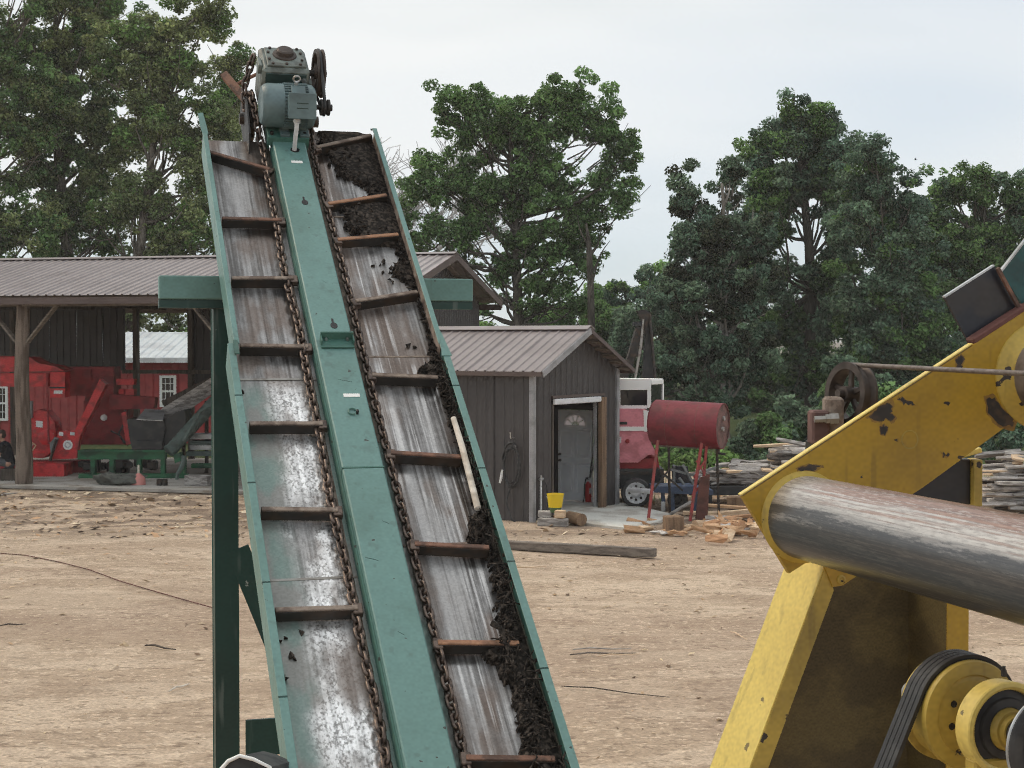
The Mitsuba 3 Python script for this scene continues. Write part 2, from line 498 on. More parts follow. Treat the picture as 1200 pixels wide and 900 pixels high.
mat('green_grey', worn((.11, .15, .135), (.06, .075, .065), 5), .55)
mat('silver', worn((.5, .52, .53), (.3, .31, .31), 5), .35, .5)
mat('truck_pink', worn((.66, .23, .27), (.42, .13, .15), 4, .42, .68, 30, .14), .5)
mat('tank_red', worn((.175, .017, .027), (.11, .018, .022), 4, .42, .68, 30, .2), .55)
mat('tank_end', worn((.16, .085, .075), (.08, .045, .04), 7, .4, .65, 40, .2), .8)
mat('leg_red', worn((.30, .045, .042), (.17, .05, .04), 8), .6)
mat('rust_board', worn((.13, .055, .045), (.07, .035, .03), 5), .85)
mat('blue_steel', worn((.05, .075, .13), (.04, .05, .075), 5), .5)
mat('pink_plastic', (.62, .25, .22), .45)
mat('yellow_plastic', (.72, .52, .02), .4)
mat('bucket_green', (.08, .14, .06), .5)
mat('extinguisher_red', (.48, .02, .02), .3)
mat('door_white', worn((.80, .81, .83), (.7, .71, .73), 2, .4, .7, 20, .04), .45)
mat('fan_glass', (.75, .80, .82), .25)
mat('peeled_wood', wood((.66, .60, .52), (.46, .40, .33)), .7)
mat('skin', (.42, .24, .17), .55)
mat('hair', (.045, .028, .02), .7)
mat('shirt_dark', (.012, .013, .018), .9)
mat('jeans', worn((.085, .09, .10), (.055, .058, .065), 12), .9)
mat('rag_grey', worn((.12, .125, .11), (.06, .06, .055), 14), .95)
scene['frosted_glass'] = {'type': 'principledthin', 'base_color': rgb([.92, .93, .93]), 'roughness': .4, 'diff_trans': 1.8, 'spec_trans': 0.0}
VC = {'type': 'mesh_attribute', 'name': 'vertex_color'}
scene['leaf'] = {'type': 'principledthin', 'base_color': VC, 'roughness': .55, 'diff_trans': 1.0, 'spec_trans': 0.0}
scene['chips'] = {'type': 'twosided', 'bsdf': {'type': 'diffuse', 'reflectance': VC}}

finish_materials()

# ------------------------------------------------------------------ the ground
def ground_z(x, y):
    q = np.stack([x, y, 0 * x], -1)
    z = .10 * (meshkit.fbm(q * np.array([.35, .5, 1]), 4, 2) - .5) + .05 * (meshkit.fbm(q * np.array([2.2, 3.0, 1]), 4, 5) - .5)
    rough = np.clip((y - 26) / 3, 0, 1) * np.clip((44 - y) / 3, 0, 1) * .6 + .4
    fade = np.clip((60 - y) / 8, 0, 1) * np.clip((y - 2) / 2, 0, 1) * np.clip((24 - np.abs(x)) / 4, 0, 1)
    quiet = 1 - .9 * np.exp(-(((x - 2.4) / 2.6) ** 2 + ((y - 32.6) / 2.2) ** 2) ** 2)
    quiet = quiet * (1 - .85 * np.clip((y - 37.2) / .8, 0, 1) * (x < -1))
    return z * fade * rough * quiet - .02


gx = np.concatenate([[-400, -150, -90, -40], np.linspace(-26, 26, 330), [40, 90, 150, 400]])
gy = np.concatenate([[-200, -80, -20], np.geomspace(3.5, 64, 470), [80, 120, 200, 480]])
X, Y = np.meshgrid(gx, gy)
Z = ground_z(X, Y)
vg = np.stack([X, Y, Z], -1).reshape(-1, 3)
nx, ny = len(gx), len(gy)
i, j = np.meshgrid(np.arange(nx - 1), np.arange(ny - 1))
a = (j * nx + i).ravel()
struct('ground', trimesh.Trimesh(vg, np.vstack([np.stack([a, a + 1, a + nx + 1], 1), np.stack([a, a + nx + 1, a + nx], 1)]), process=False), 'mat_ground', True)

rng = np.random.default_rng(11)
# summer haze
scene['haze_air'] = {'type': 'homogeneous', 'albedo': .95, 'sigma_t': HAZE}
scene['haze'] = {'type': 'cube', 'to_world': T().translate([0, 140, 14.0]).scale([410, 350, 15.2]), 'bsdf': {'type': 'null'}, 'interior': {'type': 'ref', 'id': 'haze_air'}}
labels['haze'] = {'label': 'thin summer haze over the yard and the woods', 'category': 'haze', 'kind': 'stuff'}
scene['camera']['medium'] = {'type': 'ref', 'id': 'haze_air'}


def flakes(n, x0, x1, y0, y1, lo, hi, cols, seed, keep=None, flat=.35):
    """Loose chips of wood lying on the ground: thin four-cornered slivers, each with a little thickness."""
    r = np.random.default_rng(seed)
    x, y = r.uniform(x0, x1, n), y0 + (y1 - y0) * r.uniform(0, 1, n)
    if keep is not None:
        k = r.uniform(0, 1, n) < keep(x, y)
        x, y = x[k], y[k]
    n = len(x)
    L = lo + (hi - lo) * r.uniform(0, 1, n) ** 2.2
    wd = L * r.uniform(.12, .55, n)
    th = r.uniform(0, 2 * np.pi, n)
    ax = np.stack([np.cos(th), np.sin(th), r.normal(0, flat * .4, n)], 1)
    ay = np.stack([-np.sin(th), np.cos(th), r.normal(0, flat, n)], 1)
    c = np.stack([x, y, ground_z(x, y) + .006 + L * .12 * r.uniform(0, 1, n)], 1)
    up = np.array([0, 0, 1.0]) * (L * .10)[:, None]
    vs = np.stack([c - ax * L[:, None] / 2, c + ay * wd[:, None] / 2, c + ax * L[:, None] / 2, c - ay * wd[:, None] / 2, c + up], 1)
    base = np.arange(n)[:, None] * 5
    f = np.concatenate([base + np.array(t) for t in ([0, 1, 4], [1, 2, 4], [2, 3, 4], [3, 0, 4])])
    f = f[:, ::-1]
    col = np.array(cols)[r.integers(0, len(cols), n)] * r.uniform(.75, 1.2, n)[:, None]
    return trimesh.Trimesh(vs.reshape(-1, 3), f, process=False), np.repeat(np.clip(col, 0, 1), 5, 0)


tan = [(.62, .50, .34), (.55, .42, .28), (.70, .58, .42), (.40, .29, .19), (.22, .155, .11), (.16, .115, .085), (.48, .33, .21)]
m1, c1 = flakes(10000, -13, 13, 4.0, 17, .012, .075, tan, 1, lambda x, y: np.clip(1.25 * meshkit.fbm(np.stack([x * .8, y * 1.6, 0 * x], -1), 4, 1) - .25, .06, 1) ** 1.3)
m2, c2 = flakes(11000, -15, 15, 17, 38, .03, .15, tan, 2, lambda x, y: np.clip(1.3 * meshkit.fbm(np.stack([x * .7, y * 1.2, 0 * x], -1), 4, 4) - .3, .05, 1) ** 1.3)
m3, c3 = flakes(3600, -14, 14, 28.5, 37.2, .05, .26, [(.70, .58, .42), (.62, .46, .30), (.55, .36, .22), (.35, .26, .18), (.17, .125, .095), (.13, .10, .08)], 3, flat=.5)
solo('wood_chips', 'loose pale wood chips and sawdust scattered over the bare dirt yard', 'wood chips', join(m1, m2, m3), 'chips', False, kind='stuff', color=np.vstack([c1, c2, c3]))

# the concrete apron at the shed door
apron = [on_ground(x, y) for x, y in [(648, 592), (676, 589.5), (704, 587), (724, 590), (786, 604), (772, 613), (744, 622), (700, 617), (668, 613)]]
apron = np.array(apron) * [1, 1, 0] + [0, 0, -.12]
struct('path', extrude(apron, [0, 0, .16]), 'mat_concrete')


# ------------------------------------------------------------------ the shed by the door apron
SK = np.array([.41, 31.0, 0.0]); SF = unit([.538, .843, 0]); SL = unit([-.843, .538, 0]); SN = -SL     # near corner, along the gable, along the eave, gable's outward side
SW, SLEN, SH, SR = 3.5, 4.7, 3.07, .79
UP = np.array([0, 0, 1.0])
shed = thing('metal_shed', 'small dark brown ribbed metal shed with a gabled roof and a wide open doorway', 'shed')


def eave_z(t, h=SH, r=SR, w=SW):
    return h + r * (1 - abs(t - w / 2) / (w / 2))


# left wall, in sheets
x = 0.0
while x < SLEN - .01:
    wd = min(.9144, SLEN - x)
    part(shed, 'wall_sheet', ribbed(SK + SL * x, SL, UP, -SF, wd - .004, SH, SH, hb=-.1), 'wall_brown', False)
    x += wd
# gable wall around the opening: t from .74 to 2.75, 2.46 high
cuts = [(0, .74, -.1), (.74, SW / 2, 2.46), (SW / 2, 2.75, 2.46), (2.75, SW, -.1)]
for a0, a1, hb in cuts:
    part(shed, 'wall_sheet', ribbed(SK + SF * a0, SF, UP, SN, a1 - a0 - .003, eave_z(a0), eave_z(a1), start=a0, hb=hb), 'wall_brown', False)
# right wall with a door hole: sheets before, above and after it
DQ0, DQ1, DH = .50, 1.44, 2.12
RK = SK + SF * SW
for a0, a1, hb in [(0, DQ0, -.1), (DQ0, DQ1, DH), (DQ1, SLEN, -.1)]:
    part(shed, 'wall_sheet', ribbed(RK + SL * a0, SL, UP, SF, a1 - a0, SH, SH, hb=hb, start=a0), 'wall_brown', False)
part(shed, 'wall_sheet', ribbed(SK + SL * SLEN, SF, UP, SL, SW / 2, SH, SH + SR, hb=-.1), 'wall_brown', False)
part(shed, 'wall_sheet', ribbed(SK + SL * SLEN + SF * SW / 2, SF, UP, SL, SW / 2, SH + SR, SH, hb=-.1), 'wall_brown', False)
# lining inside
ins = .09
part(shed, 'lining', join(extrude([SK + SF * ins + SL * .05, SK + SF * ins + SL * (SLEN - .05), SK + SF * ins + SL * (SLEN - .05) + UP * SH, SK + SF * ins + SL * .05 + UP * SH], SF * .03),
                          extrude([SK + SF * .1 + SL * (SLEN - .08), SK + SF * (SW - .1) + SL * (SLEN - .08), SK + SF * (SW - .1) + SL * (SLEN - .08) + UP * SH, SK + SF * .1 + SL * (SLEN - .08) + UP * SH], -SL * .03),
                          extrude([SK + SF * .1 + SL * .05 + UP * 2.95, SK + SF * (SW - .1) + SL * .05 + UP * 2.95, SK + SF * (SW - .1) + SL * (SLEN - .1) + UP * 2.95, SK + SF * .1 + SL * (SLEN - .1) + UP * 2.95], UP * .03)), 'wall_inside', False)
for a0, a1, hb in [(.02, DQ0, 0), (DQ0, DQ1, DH), (DQ1, SLEN - .1, 0)]:
    q = RK - SF * ins
    part(shed, 'lining', extrude([q + SL * a0 + UP * hb, q + SL * a1 + UP * hb, q + SL * a1 + UP * SH, q + SL * a0 + UP * SH], SF * .03), 'wall_inside', False)
part(shed, 'floor', extrude([SK + SF * .02 + SL * .02 + UP * .0, SK + SF * (SW - .02) + SL * .02, SK + SF * (SW - .02) + SL * (SLEN - .02), SK + SF * .02 + SL * (SLEN - .02)], UP * .06), 'mat_concrete')
# roof: two ribbed slopes with an overhang, ridge cap, rake and eave trim
OV, OE = .36, .20
dz = SR / (SW / 2)
slope = math.hypot(1, dz)
for side in (0, 1):
    fd = SF if side == 0 else -SF
    e0 = SK + SF * (0 if side == 0 else SW) + SN * OV + UP * (SH + .06) - fd * OE - UP * OE * dz
    upv = unit(fd + UP * dz)
    nv = unit(UP - fd * dz)
    rl = (SW / 2 + OE) * slope
    x = 0.0
    while x < SLEN + 2 * OV - .01:
        wd = min(.9144, SLEN + 2 * OV - x)
        part(shed, 'roof_sheet', ribbed(e0 + SL * x, SL, upv, nv, wd - .003, rl, rl, rib=.024, thick=.012), 'roof_mauve', False)
        x += wd
    part(shed, 'rake_trim', bar(e0 + SN * .012 - UP * .05, e0 + SN * .012 + upv * rl - UP * .05, .022, .13 if side == 0 else .09, nv, .004), 'trim_grey' if side == 0 else 'fascia_brown')
    part(shed, 'eave_trim', bar(e0 - UP * .05 + SL * .02, e0 + SL * (SLEN + 2 * OV - .02) - UP * .05, .02, .09, UP, .003), 'fascia_brown')
    for k in range(6):
        c = e0 + upv * (rl * (k + .4) / 6) + SN * .0 - nv * .06
        part(shed, 'purlin_end', bar(c - SN * .03, c + SL * OV, .09, .04, nv), 'frame_wood')
part(shed, 'ridge_cap', join(*[extrude([SK + SF * SW / 2 + SN * (OV + .01) + UP * (SH + SR + .115), SK + SF * SW / 2 + SL * (SLEN + OV + .01) + UP * (SH + SR + .115),
                                        SK + SF * SW / 2 + SL * (SLEN + OV + .01) + UP * (SH + SR + .115) + (s * SF - UP * dz) * .17, SK + SF * SW / 2 + SN * (OV + .01) + UP * (SH + SR + .115) + (s * SF - UP * dz) * .17], UP * .012) for s in (1, -1)]), 'roof_mauve', False)
for c in (SK, RK):
    part(shed, 'corner_trim', box(c + UP * (SH / 2 - .03) + SN * .013 + (-SF if c is SK else SF) * .013, [.055, .055, SH / 2 + .02], [SF, SL, UP], .01), 'trim_grey')
# opening: header, roll-up door bar, jambs
part(shed, 'door_header', bar(SK + SF * .72 + UP * 2.50 + SN * .03, SK + SF * 2.93 + UP * 2.50 + SN * .03, .05, .06), 'fascia_brown')
part(shed, 'roller_door', bar(SK + SF * .75 + UP * 2.40 + SN * .06, SK + SF * 2.70 + UP * 2.40 + SN * .06, .07, .12, UP, .02), 'white_trim', label='pale bottom edge of the raised roll up door')
part(shed, 'door_jamb', bar(SK + SF * .77 + UP * .02 - SN * .03, SK + SF * .77 + UP * 2.36 - SN * .03, .12, .06, SF), 'dark_wood')
part(shed, 'door_jamb', bar(SK + SF * 2.84 + UP * .02 + SN * .035, SK + SF * 2.84 + UP * 2.44 + SN * .035, .10, .21, SF, .008), 'jamb_wood', label='bare brown wooden door post')
part(shed, 'door_track', bar(SK + SF * 2.66 + UP * .05 - SN * .05, SK + SF * 2.66 + UP * 2.4 - SN * .05, .06, .03, SF), 'trim_grey')
# the white entry door in the far side wall, seen through the opening
d0 = RK + SL * (DQ0 + .03) - SF * .10
ft = [(.44 + .255 * math.cos(a), 1.68 + .24 * math.sin(a)) for a in np.linspace(0, math.pi, 17)]
fv, ff = trimesh.creation.triangulate_polygon(Polygon([(0, 0), (.88, 0), (.88, 2.03), (0, 2.03)], [ft]), engine='earcut')
dv = d0 + fv[:, :1] * SL + (fv[:, 1:2] + .08) * UP
nf = len(fv); rim = np.array([d0 + x * SL + (z + .08) * UP for x, z in ft + [(0, 0), (.88, 0), (.88, 2.03), (0, 2.03)]])
k = len(rim); sf = []
for q in [(i_, (i_ + 1) % 17) for i_ in range(17)] + [(17 + i_, 17 + (i_ + 1) % 4) for i_ in range(4)]:
    sf += [[q[0], q[1], q[1] + k], [q[0], q[1] + k, q[0] + k]]
dmesh = trimesh.Trimesh(np.vstack([dv - SF * .02, dv + SF * .02, rim - SF * .02, rim + SF * .02]), np.vstack([ff, ff[:, ::-1] + nf, np.array(sf) + 2 * nf]), process=False)
dr_ = part(shed, 'door', dmesh, 'door_white', False, label='white panelled entry door with a fan window')
for cx, z0, z1 in ((.22, .18, .82), (.66, .18, .82), (.22, .98, 1.58), (.66, .98, 1.58)):
    ctr = d0 + SL * cx - SF * .024 + UP * (.08 + (z0 + z1) / 2)
    part(dr_, 'door_panel', join(box(ctr, [.135, .004, (z1 - z0) / 2 - .03], [SL, SF, UP], .003),
                                 *[box(ctr + UP * s * (z1 - z0) / 2, [.16, .006, .010], [SL, SF, UP]) for s in (-1, 1)],
                                 *[box(ctr + SL * s * .165, [.010, .006, (z1 - z0) / 2], [SL, SF, UP]) for s in (-1, 1)]), 'door_white')
fc = d0 + SL * .44 - SF * .028 + UP * (.08 + 1.68)
arc = [fc + SL * (.28 * math.cos(a)) + UP * (.27 * math.sin(a)) for a in np.linspace(0, math.pi, 17)]
part(dr_, 'fan_frame', join(tube([p - SF * .0 for p in arc], .016, 6), bar(arc[0], arc[-1], .02, .03, UP), *[bar(fc, fc + (SL * math.cos(a) + UP * math.sin(a) * .96) * .27, .014, .018, SF) for a in math.pi * np.arange(1, 5) / 5]), 'white_paint', label='half round fan light frame')
for k in range(5):
    a0, a1 = math.pi * (k + .1) / 5, math.pi * (k + .9) / 5
    seg = [fc - SF * .004 + (SL * math.cos(a) + UP * math.sin(a) * .96) * r_ for r_, aa in ((.10, (a0, a1)), (.25, (a1, a0))) for a in np.linspace(*aa, 5)]
    part(dr_, 'pane', extrude([q_ + SF * .028 for q_ in seg], -SF * .004), 'frosted_glass')
for z in (.97, 1.11):
    part(dr_, 'door_knob', lathe(d0 + SL * .82 - SF * .02 + UP * z, -SF, [(0, .03), (.012, .03), (.02, .014), (.04, .03), (.06, .025), (.065, 0)], 14), 'dark_steel')
# things in and at the doorway
ext = thing('fire_extinguisher', 'red fire extinguisher with black hose standing inside the open shed doorway', 'fire extinguisher')
ec = on_ground(690, 588.5, .06) * [1, 1, 0] + UP * .06
part(ext, 'cylinder', lathe(ec, UP, [(0, 0), (0, .07), (.02, .085), (.38, .085), (.44, .06), (.47, .03), (.48, 0)], 20), 'extinguisher_red')
part(ext, 'valve', join(cyl(ec + UP * .47, ec + UP * .53, .022, n=10), bar(ec + UP * .55 - SF * .07, ec + UP * .55 + SF * .05, .03, .02)), 'dark_steel')
part(ext, 'hose', tube([ec + UP * .5, ec + UP * .55 - SF * .12, ec + UP * .42 - SF * .19, ec + UP * .15 - SF * .20, ec + UP * .02 - SF * .25], .016, 6), 'black_rubber')
part(ext, 'tag', box(ec + UP * .26 - SF * .045 + SN * .072, [.05, .006, .06], [SF, SN, UP]), 'white_trim')
sv = thing('hanging_cable', 'black cable hanging in loops inside the shed door opening', 'cable')
q = on_plane(699, 530, SK + SL * .5, SN)
put(sv, tube([q + UP * 0.5, q + UP * .2 - SF * .05, q - UP * .2 - SF * .22, q - UP * .55 - SF * .30, q - UP * .35 - SF * .16, q - UP * .05 - SF * .03], .015, 6), 'black_rubber')
for px, w_, h_, mm in ((650, .1, 1.1, 'dark_wood'), (653.5, .08, 1.5, 'post_wood')):
    q = on_ground(px, 589, .06) + SL * .6
    solo('leaning_board', ('shorter dark' if px == 650 else 'taller paler') + ' board leaning just inside the left of the shed opening', 'board', bar(q, q + UP * h_ + SF * .05, w_, .04, SF, .004), mm)
# bucket on blocks
bk = at(652, 592, 30.45)
b0 = np.array([bk[0], 30.45, 0])
blocks = [('grey squared timber block lying under the yellow bucket', bar(b0 + [-.36, -.05, .07], b0 + [.22, -.18, .07], .20, .15, UP, .01), 'grey_wood'),
          ('pale end cut block leaning below the yellow bucket', bar(b0 + [-.02, -.16, .24], b0 + [.16, -.22, .24], .16, .15, UP, .01), 'fresh_wood_pale'),
          ('brown round log block beside the yellow bucket', tube([b0 + [.26, .25, .13], b0 + [.50, -.15, .12]], .125, 12), 'jamb_wood'),
          ('whitish short block behind the yellow bucket', bar(b0 + [-.36, .12, .21], b0 + [-.10, .10, .21], .18, .12, UP, .01), 'pale_wood')]
for lb, m, mm in blocks:
    solo('wood_block', lb, 'wood block', m, mm)
bu = thing('bucket', 'yellow plastic bucket on a green base standing on wood blocks at the shed corner', 'bucket')
c = b0 + [-.02, .04, .30]
part(bu, 'base', lathe(c - UP * .05, UP, [(0, 0), (0, .10), (.10, .125), (.10, 0)], 20), 'bucket_green')
part(bu, 'body', lathe(c + UP * .05, UP, [(0, 0), (0, .135), (.24, .165), (.25, .172), (.27, .172), (.27, .155), (.05, .13), (.05, 0)], 24), 'yellow_plastic')
part(bu, 'handle', tube([c + UP * .27 + np.array([.17 * math.cos(a), -.06 * math.sin(a), -.10 * math.sin(a)]) for a in np.linspace(0, math.pi, 12)], .006, 6), 'bright_steel')
# hose coil on the left wall
hz = thing('hose_coil', 'black hose hanging in a loose coil on the left wall of the brown shed', 'hose')
hc = on_plane(601, 542, SK - SF * .06, SF)
pts = []
for k in range(130):
    a = k / 130 * 2 * math.pi * 4.2
    r = .30 + .035 * math.sin(a * .37 + 1) + .02 * math.sin(a * 1.7)
    pts.append(hc + SL * (r * .62 * math.sin(a)) + UP * (r * 1.35 * math.cos(a) - .06) - SF * (.03 + .05 * (k % 7) / 7))
part(hz, 'coil', tube(pts, .017, 6), 'black_rubber')
part(hz, 'hook', tube([hc + UP * .5 + SF * .04, hc + UP * .5 - SF * .09, hc + UP * .62 - SF * .10], .012, 6), 'bright_steel')
part(hz, 'nozzle', tube([hc + SL * .19 - UP * .15 - SF * .1, hc + SL * .21 - UP * .28 - SF * .1, hc + SL * .25 - UP * .42 - SF * .1], [.02, .03, .022], 8), 'white_trim', label='pale hose nozzle')
part(hz, 'tail', tube([hc - UP * .45 - SF * .06, hc - UP * .8 - SF * .1 + SL * .1, hc - UP * 1.15 - SF * .12 - SL * .05, hc - UP * 1.28 - SF * .15 - SL * .3], .017, 6), 'black_rubber')
st_ = thing('yard_tap', 'thin standpipe tap with a looped hose at the shed corner', 'tap')
q = SK + SF * .22 + SN * .07
part(st_, 'pipe', tube([q, q + UP * .85], .02, 8), 'white_trim')
part(st_, 'tap_head', join(cyl(q + UP * .85 - SF * .05, q + UP * .85 + SF * .07, .03, n=10), cyl(q + UP * .85, q + UP * .93, .02, n=8)), 'bright_steel')
part(st_, 'hose', tube([q + UP * .84 + SF * .06 + SN * .03, q + UP * .7 + SF * .15 + SN * .05, q + UP * .3 + SF * .19 + SN * .05, q + UP * .05 + SF * .05 + SN * .06, q + UP * .03 - SF * .2 + SN * .1], .012, 6), 'black_rubber')

# ------------------------------------------------------------------ the open machinery barn on the left
TH = math.radians(14)
PA = np.array([-12.3, 38.6, 0]); E1 = np.array([math.cos(TH), -math.sin(TH), 0]); G = np.array([math.sin(TH), math.cos(TH), 0])
PW, PE_, PR = 8.6, 4.80, 5.84          # depth, eave height, ridge height
S0, S1 = -8.0, 9.55                    # extent along the front
pav = thing('pole_barn', 'long open fronted pole barn with a mauve metal roof on wooden posts', 'barn')
pz = (PR - PE_) / (PW / 2)
for side in (0, 1):
    fd = G if side == 0 else -G
    e0 = PA + E1 * (S0 - .4) + (G * 0 if side == 0 else G * PW) - fd * .5 + UP * (PE_ + .10 - .5 * pz)
    upv, nv = unit(fd + UP * pz), unit(UP - fd * pz)
    rl = (PW / 2 + .5) * math.hypot(1, pz)
    x, tot = 0.0, S1 - S0 + .95
    while x < tot - .01:
        wd = min(.9144, tot - x)
        part(pav, 'roof_sheet', ribbed(e0 + E1 * x, E1, upv, nv, wd - .003, rl, rl, rib=.03, thick=.015, minor=False), 'roof_mauve', False)
        x += wd
    part(pav, 'rake_trim', bar(e0 + E1 * (tot + .012) - UP * .07, e0 + E1 * (tot + .012) + upv * rl - UP * .07, .022, .18, nv), 'fascia_brown')
    part(pav, 'fascia', bar(e0 - UP * .13 + fd * .05, e0 + E1 * tot - UP * .13 + fd * .05, .03, .17, UP), 'fascia_brown')
    part(pav, 'header_beam', bar(e0 + fd * .42 - UP * .12, e0 + fd * .42 + E1 * (tot - .6) - UP * .12, .09, .28, UP, .006), 'frame_wood')
for k in range(int((S1 - S0) / .61)):
    s = S0 + .3 + k * .61
    if k % 4 == 0:
        for side in (0, 1):
            b = PA + E1 * s + (G * 0 if side == 0 else G * PW) + UP * (PE_ - .05)
            part(pav, 'rafter', bar(b, PA + E1 * s + G * PW / 2 + UP * (PR - .05), .05, .16, UP), 'dark_wood')
        part(pav, 'tie_beam', bar(PA + E1 * s + UP * (PE_ - .1), PA + E1 * s + G * PW + UP * (PE_ - .1), .05, .18, UP), 'dark_wood')
rid = PA + G * PW / 2 + UP * (PR + .15)
part(pav, 'ridge_cap', join(*[extrude([rid + E1 * (S0 - .4), rid + E1 * (S1 + .56), rid + E1 * (S1 + .56) + (s * G - UP * pz) * .22, rid + E1 * (S0 - .4) + (s * G - UP * pz) * .22], UP * .012) for s in (1, -1)]), 'roof_mauve', False)
# round front posts with braces
r = np.random.default_rng(5)
for s in (-5.6, 0.0, 5.6, 9.4):
    b = PA + E1 * s
    path = [b + UP * z + np.array([.02 * math.sin(z * 1.7 + s), .02 * math.cos(z * 1.3), 0]) for z in np.linspace(-.1, PE_ - .15, 12)]
    po = part(pav, 'post', tube(path, np.linspace(.215, .165, 12) + .008 * r.normal(size=12), 14), 'post_wood', True)
    for sg in (-1, 1):
        if (s == 9.4 and sg > 0): continue
        part(po, 'knee_brace', bar(b + UP * (PE_ - 1.25) + E1 * sg * .08, b + UP * (PE_ - .22) + E1 * sg * 1.0, .05, .18, G, .006), 'frame_wood')
for s in (-5.6, -1.36, .47, 5.0, 9.4):
    b = PA + E1 * s + G * (PW - .05)
    part(pav, 'post', bar(b - UP * .1, b + UP * (PE_ - .1), .16, .16, E1, .008), 'dark_wood')
# back wall: only the upper half is sheeted, with a gap
for a0, a1, lo in ((S0, -1.75, 2.75), (.38, S1, 2.35)):
    x = a0
    while x < a1 - .01:
        wd = min(.9144, a1 - x)
        part(pav, 'wall_sheet', ribbed(PA + E1 * x + G * PW, E1, UP, -G, wd - .003, PE_ + .1, PE_ + .1, hb=lo, rib=.03, minor=False), 'wall_inside', False)
        x += wd
part(pav, 'girt', bar(PA + G * (PW - .12) + E1 * -1.8 + UP * 2.72, PA + G * (PW - .12) + E1 * S1 + UP * 2.72, .05, .12, UP), 'dark_wood')
# right gable wall
for a0, a1 in ((0, PW / 4), (PW / 4, PW / 2), (PW / 2, PW * .75), (PW * .75, PW)):
    gz = lambda q: PE_ + (PR - PE_) * (1 - abs(q - PW / 2) / (PW / 2))
    part(pav, 'wall_sheet', ribbed(PA + E1 * S1 + G * a0, G, UP, E1, a1 - a0 - .003, gz(a0), gz(a1), hb=0 if a0 > 4 else 2.9, rib=.03, start=a0), 'wall_brown', False)
for k in range(5):
    q0 = PA + E1 * S1 + G * (.2 + k * 2.0)
    part(pav, 'purlin_end', bar(q0 + UP * (gz(.2 + k * 2) - .02), q0 + E1 * .42 + UP * (gz(.2 + k * 2) - .02), .05, .11), 'frame_wood')
part(pav, 'floor_slab', extrude([PA + E1 * (S0 - .5) - G * .55, PA + E1 * (S1 + .3) - G * .55, PA + E1 * (S1 + .3) + G * (PW + .3), PA + E1 * (S0 - .5) + G * (PW + .3)], UP * .07), 'mat_slab')

# ------------------------------------------------------------------ the red barn behind it
rb = thing('red_barn', 'red ribbed metal building with a low white roof seen through the pole barn', 'building')
BY = 55.0
bw0, bw1 = at(-60, 420, BY)[0], at(300, 420, BY)[0]
x = bw0
while x < bw1:
    part(rb, 'wall_sheet', ribbed([x, BY, 0], [1, 0, 0], UP, [0, -1, 0], .9144 - .004, 3.05, 3.05, rib=.03, pitch=.3048, minor=False), 'barn_red', False)
    x += .9144
x = bw0 - .5
while x < bw1 + .5:
    part(rb, 'roof_sheet', ribbed([x, BY - .5, 3.04], [1, 0, 0], [0, 1, .19], [0, -.19, 1], .9144 - .003, 5.2, 5.2, rib=.03, pitch=.3048, minor=False, thick=.015), 'barn_roof', False)
    x += .9144
part(rb, 'fascia', box([(bw0 + bw1) / 2, BY - .5, 2.98], [(bw1 - bw0) / 2 + .6, .02, .09]), 'white_trim')
part(rb, 'wall', box([(bw0 + bw1) / 2, BY + 8.6, 1.52], [(bw1 - bw0) / 2, .05, 1.5]), 'barn_red')
part(rb, 'side_wall', box([bw1 + .02, BY + 4.3, 1.52], [.03, 4.2, 1.5]), 'barn_red')
for xa, xb, ya, yb in ((187, 206.5, 440, 477), (-9, 9.5, 452, 493)):
    a, b = at(xa, ya, BY - .06), at(xb, yb, BY - .06)
    cx, cz, hw, hh = (a[0] + b[0]) / 2, (a[2] + b[2]) / 2, (b[0] - a[0]) / 2, (a[2] - b[2]) / 2
    wn = part(rb, 'window', join(*[box([cx + s * (hw - .045), BY - .06, cz], [.045, .04, hh]) for s in (-1, 1)], *[box([cx, BY - .061, cz + s * (hh - .045)], [hw - .09, .04, .045]) for s in (-1, 1)],
                                 box([cx, BY - .062, cz], [hw - .09, .035, .035])), 'white_paint', label='white framed sash window')
    part(wn, 'pane', box([cx, BY - .045, cz], [hw - .05, .012, hh - .05]), 'glass_pane')
    part(wn, 'glazing_bar', join(*[box([cx + q, BY - .066, cz], [.012, .012, hh - .09]) for q in (-hw * .3, hw * .3)], *[box([cx, BY - .068, cz + q], [hw - .09, .010, .012]) for q in (-hh * .5, hh * .5)]), 'white_trim')


# ------------------------------------------------------------------ trees
LEAF_SETS = dict(deep=[(.150, .245, .095), (.175, .275, .105), (.130, .205, .092)], olive=[(.240, .280, .130), (.255, .290, .130), (.190, .245, .115)],
                 blue=[(.150, .225, .155), (.175, .245, .165), (.130, .195, .142)], fresh=[(.20, .32, .11), (.225, .345, .13), (.17, .275, .115)])


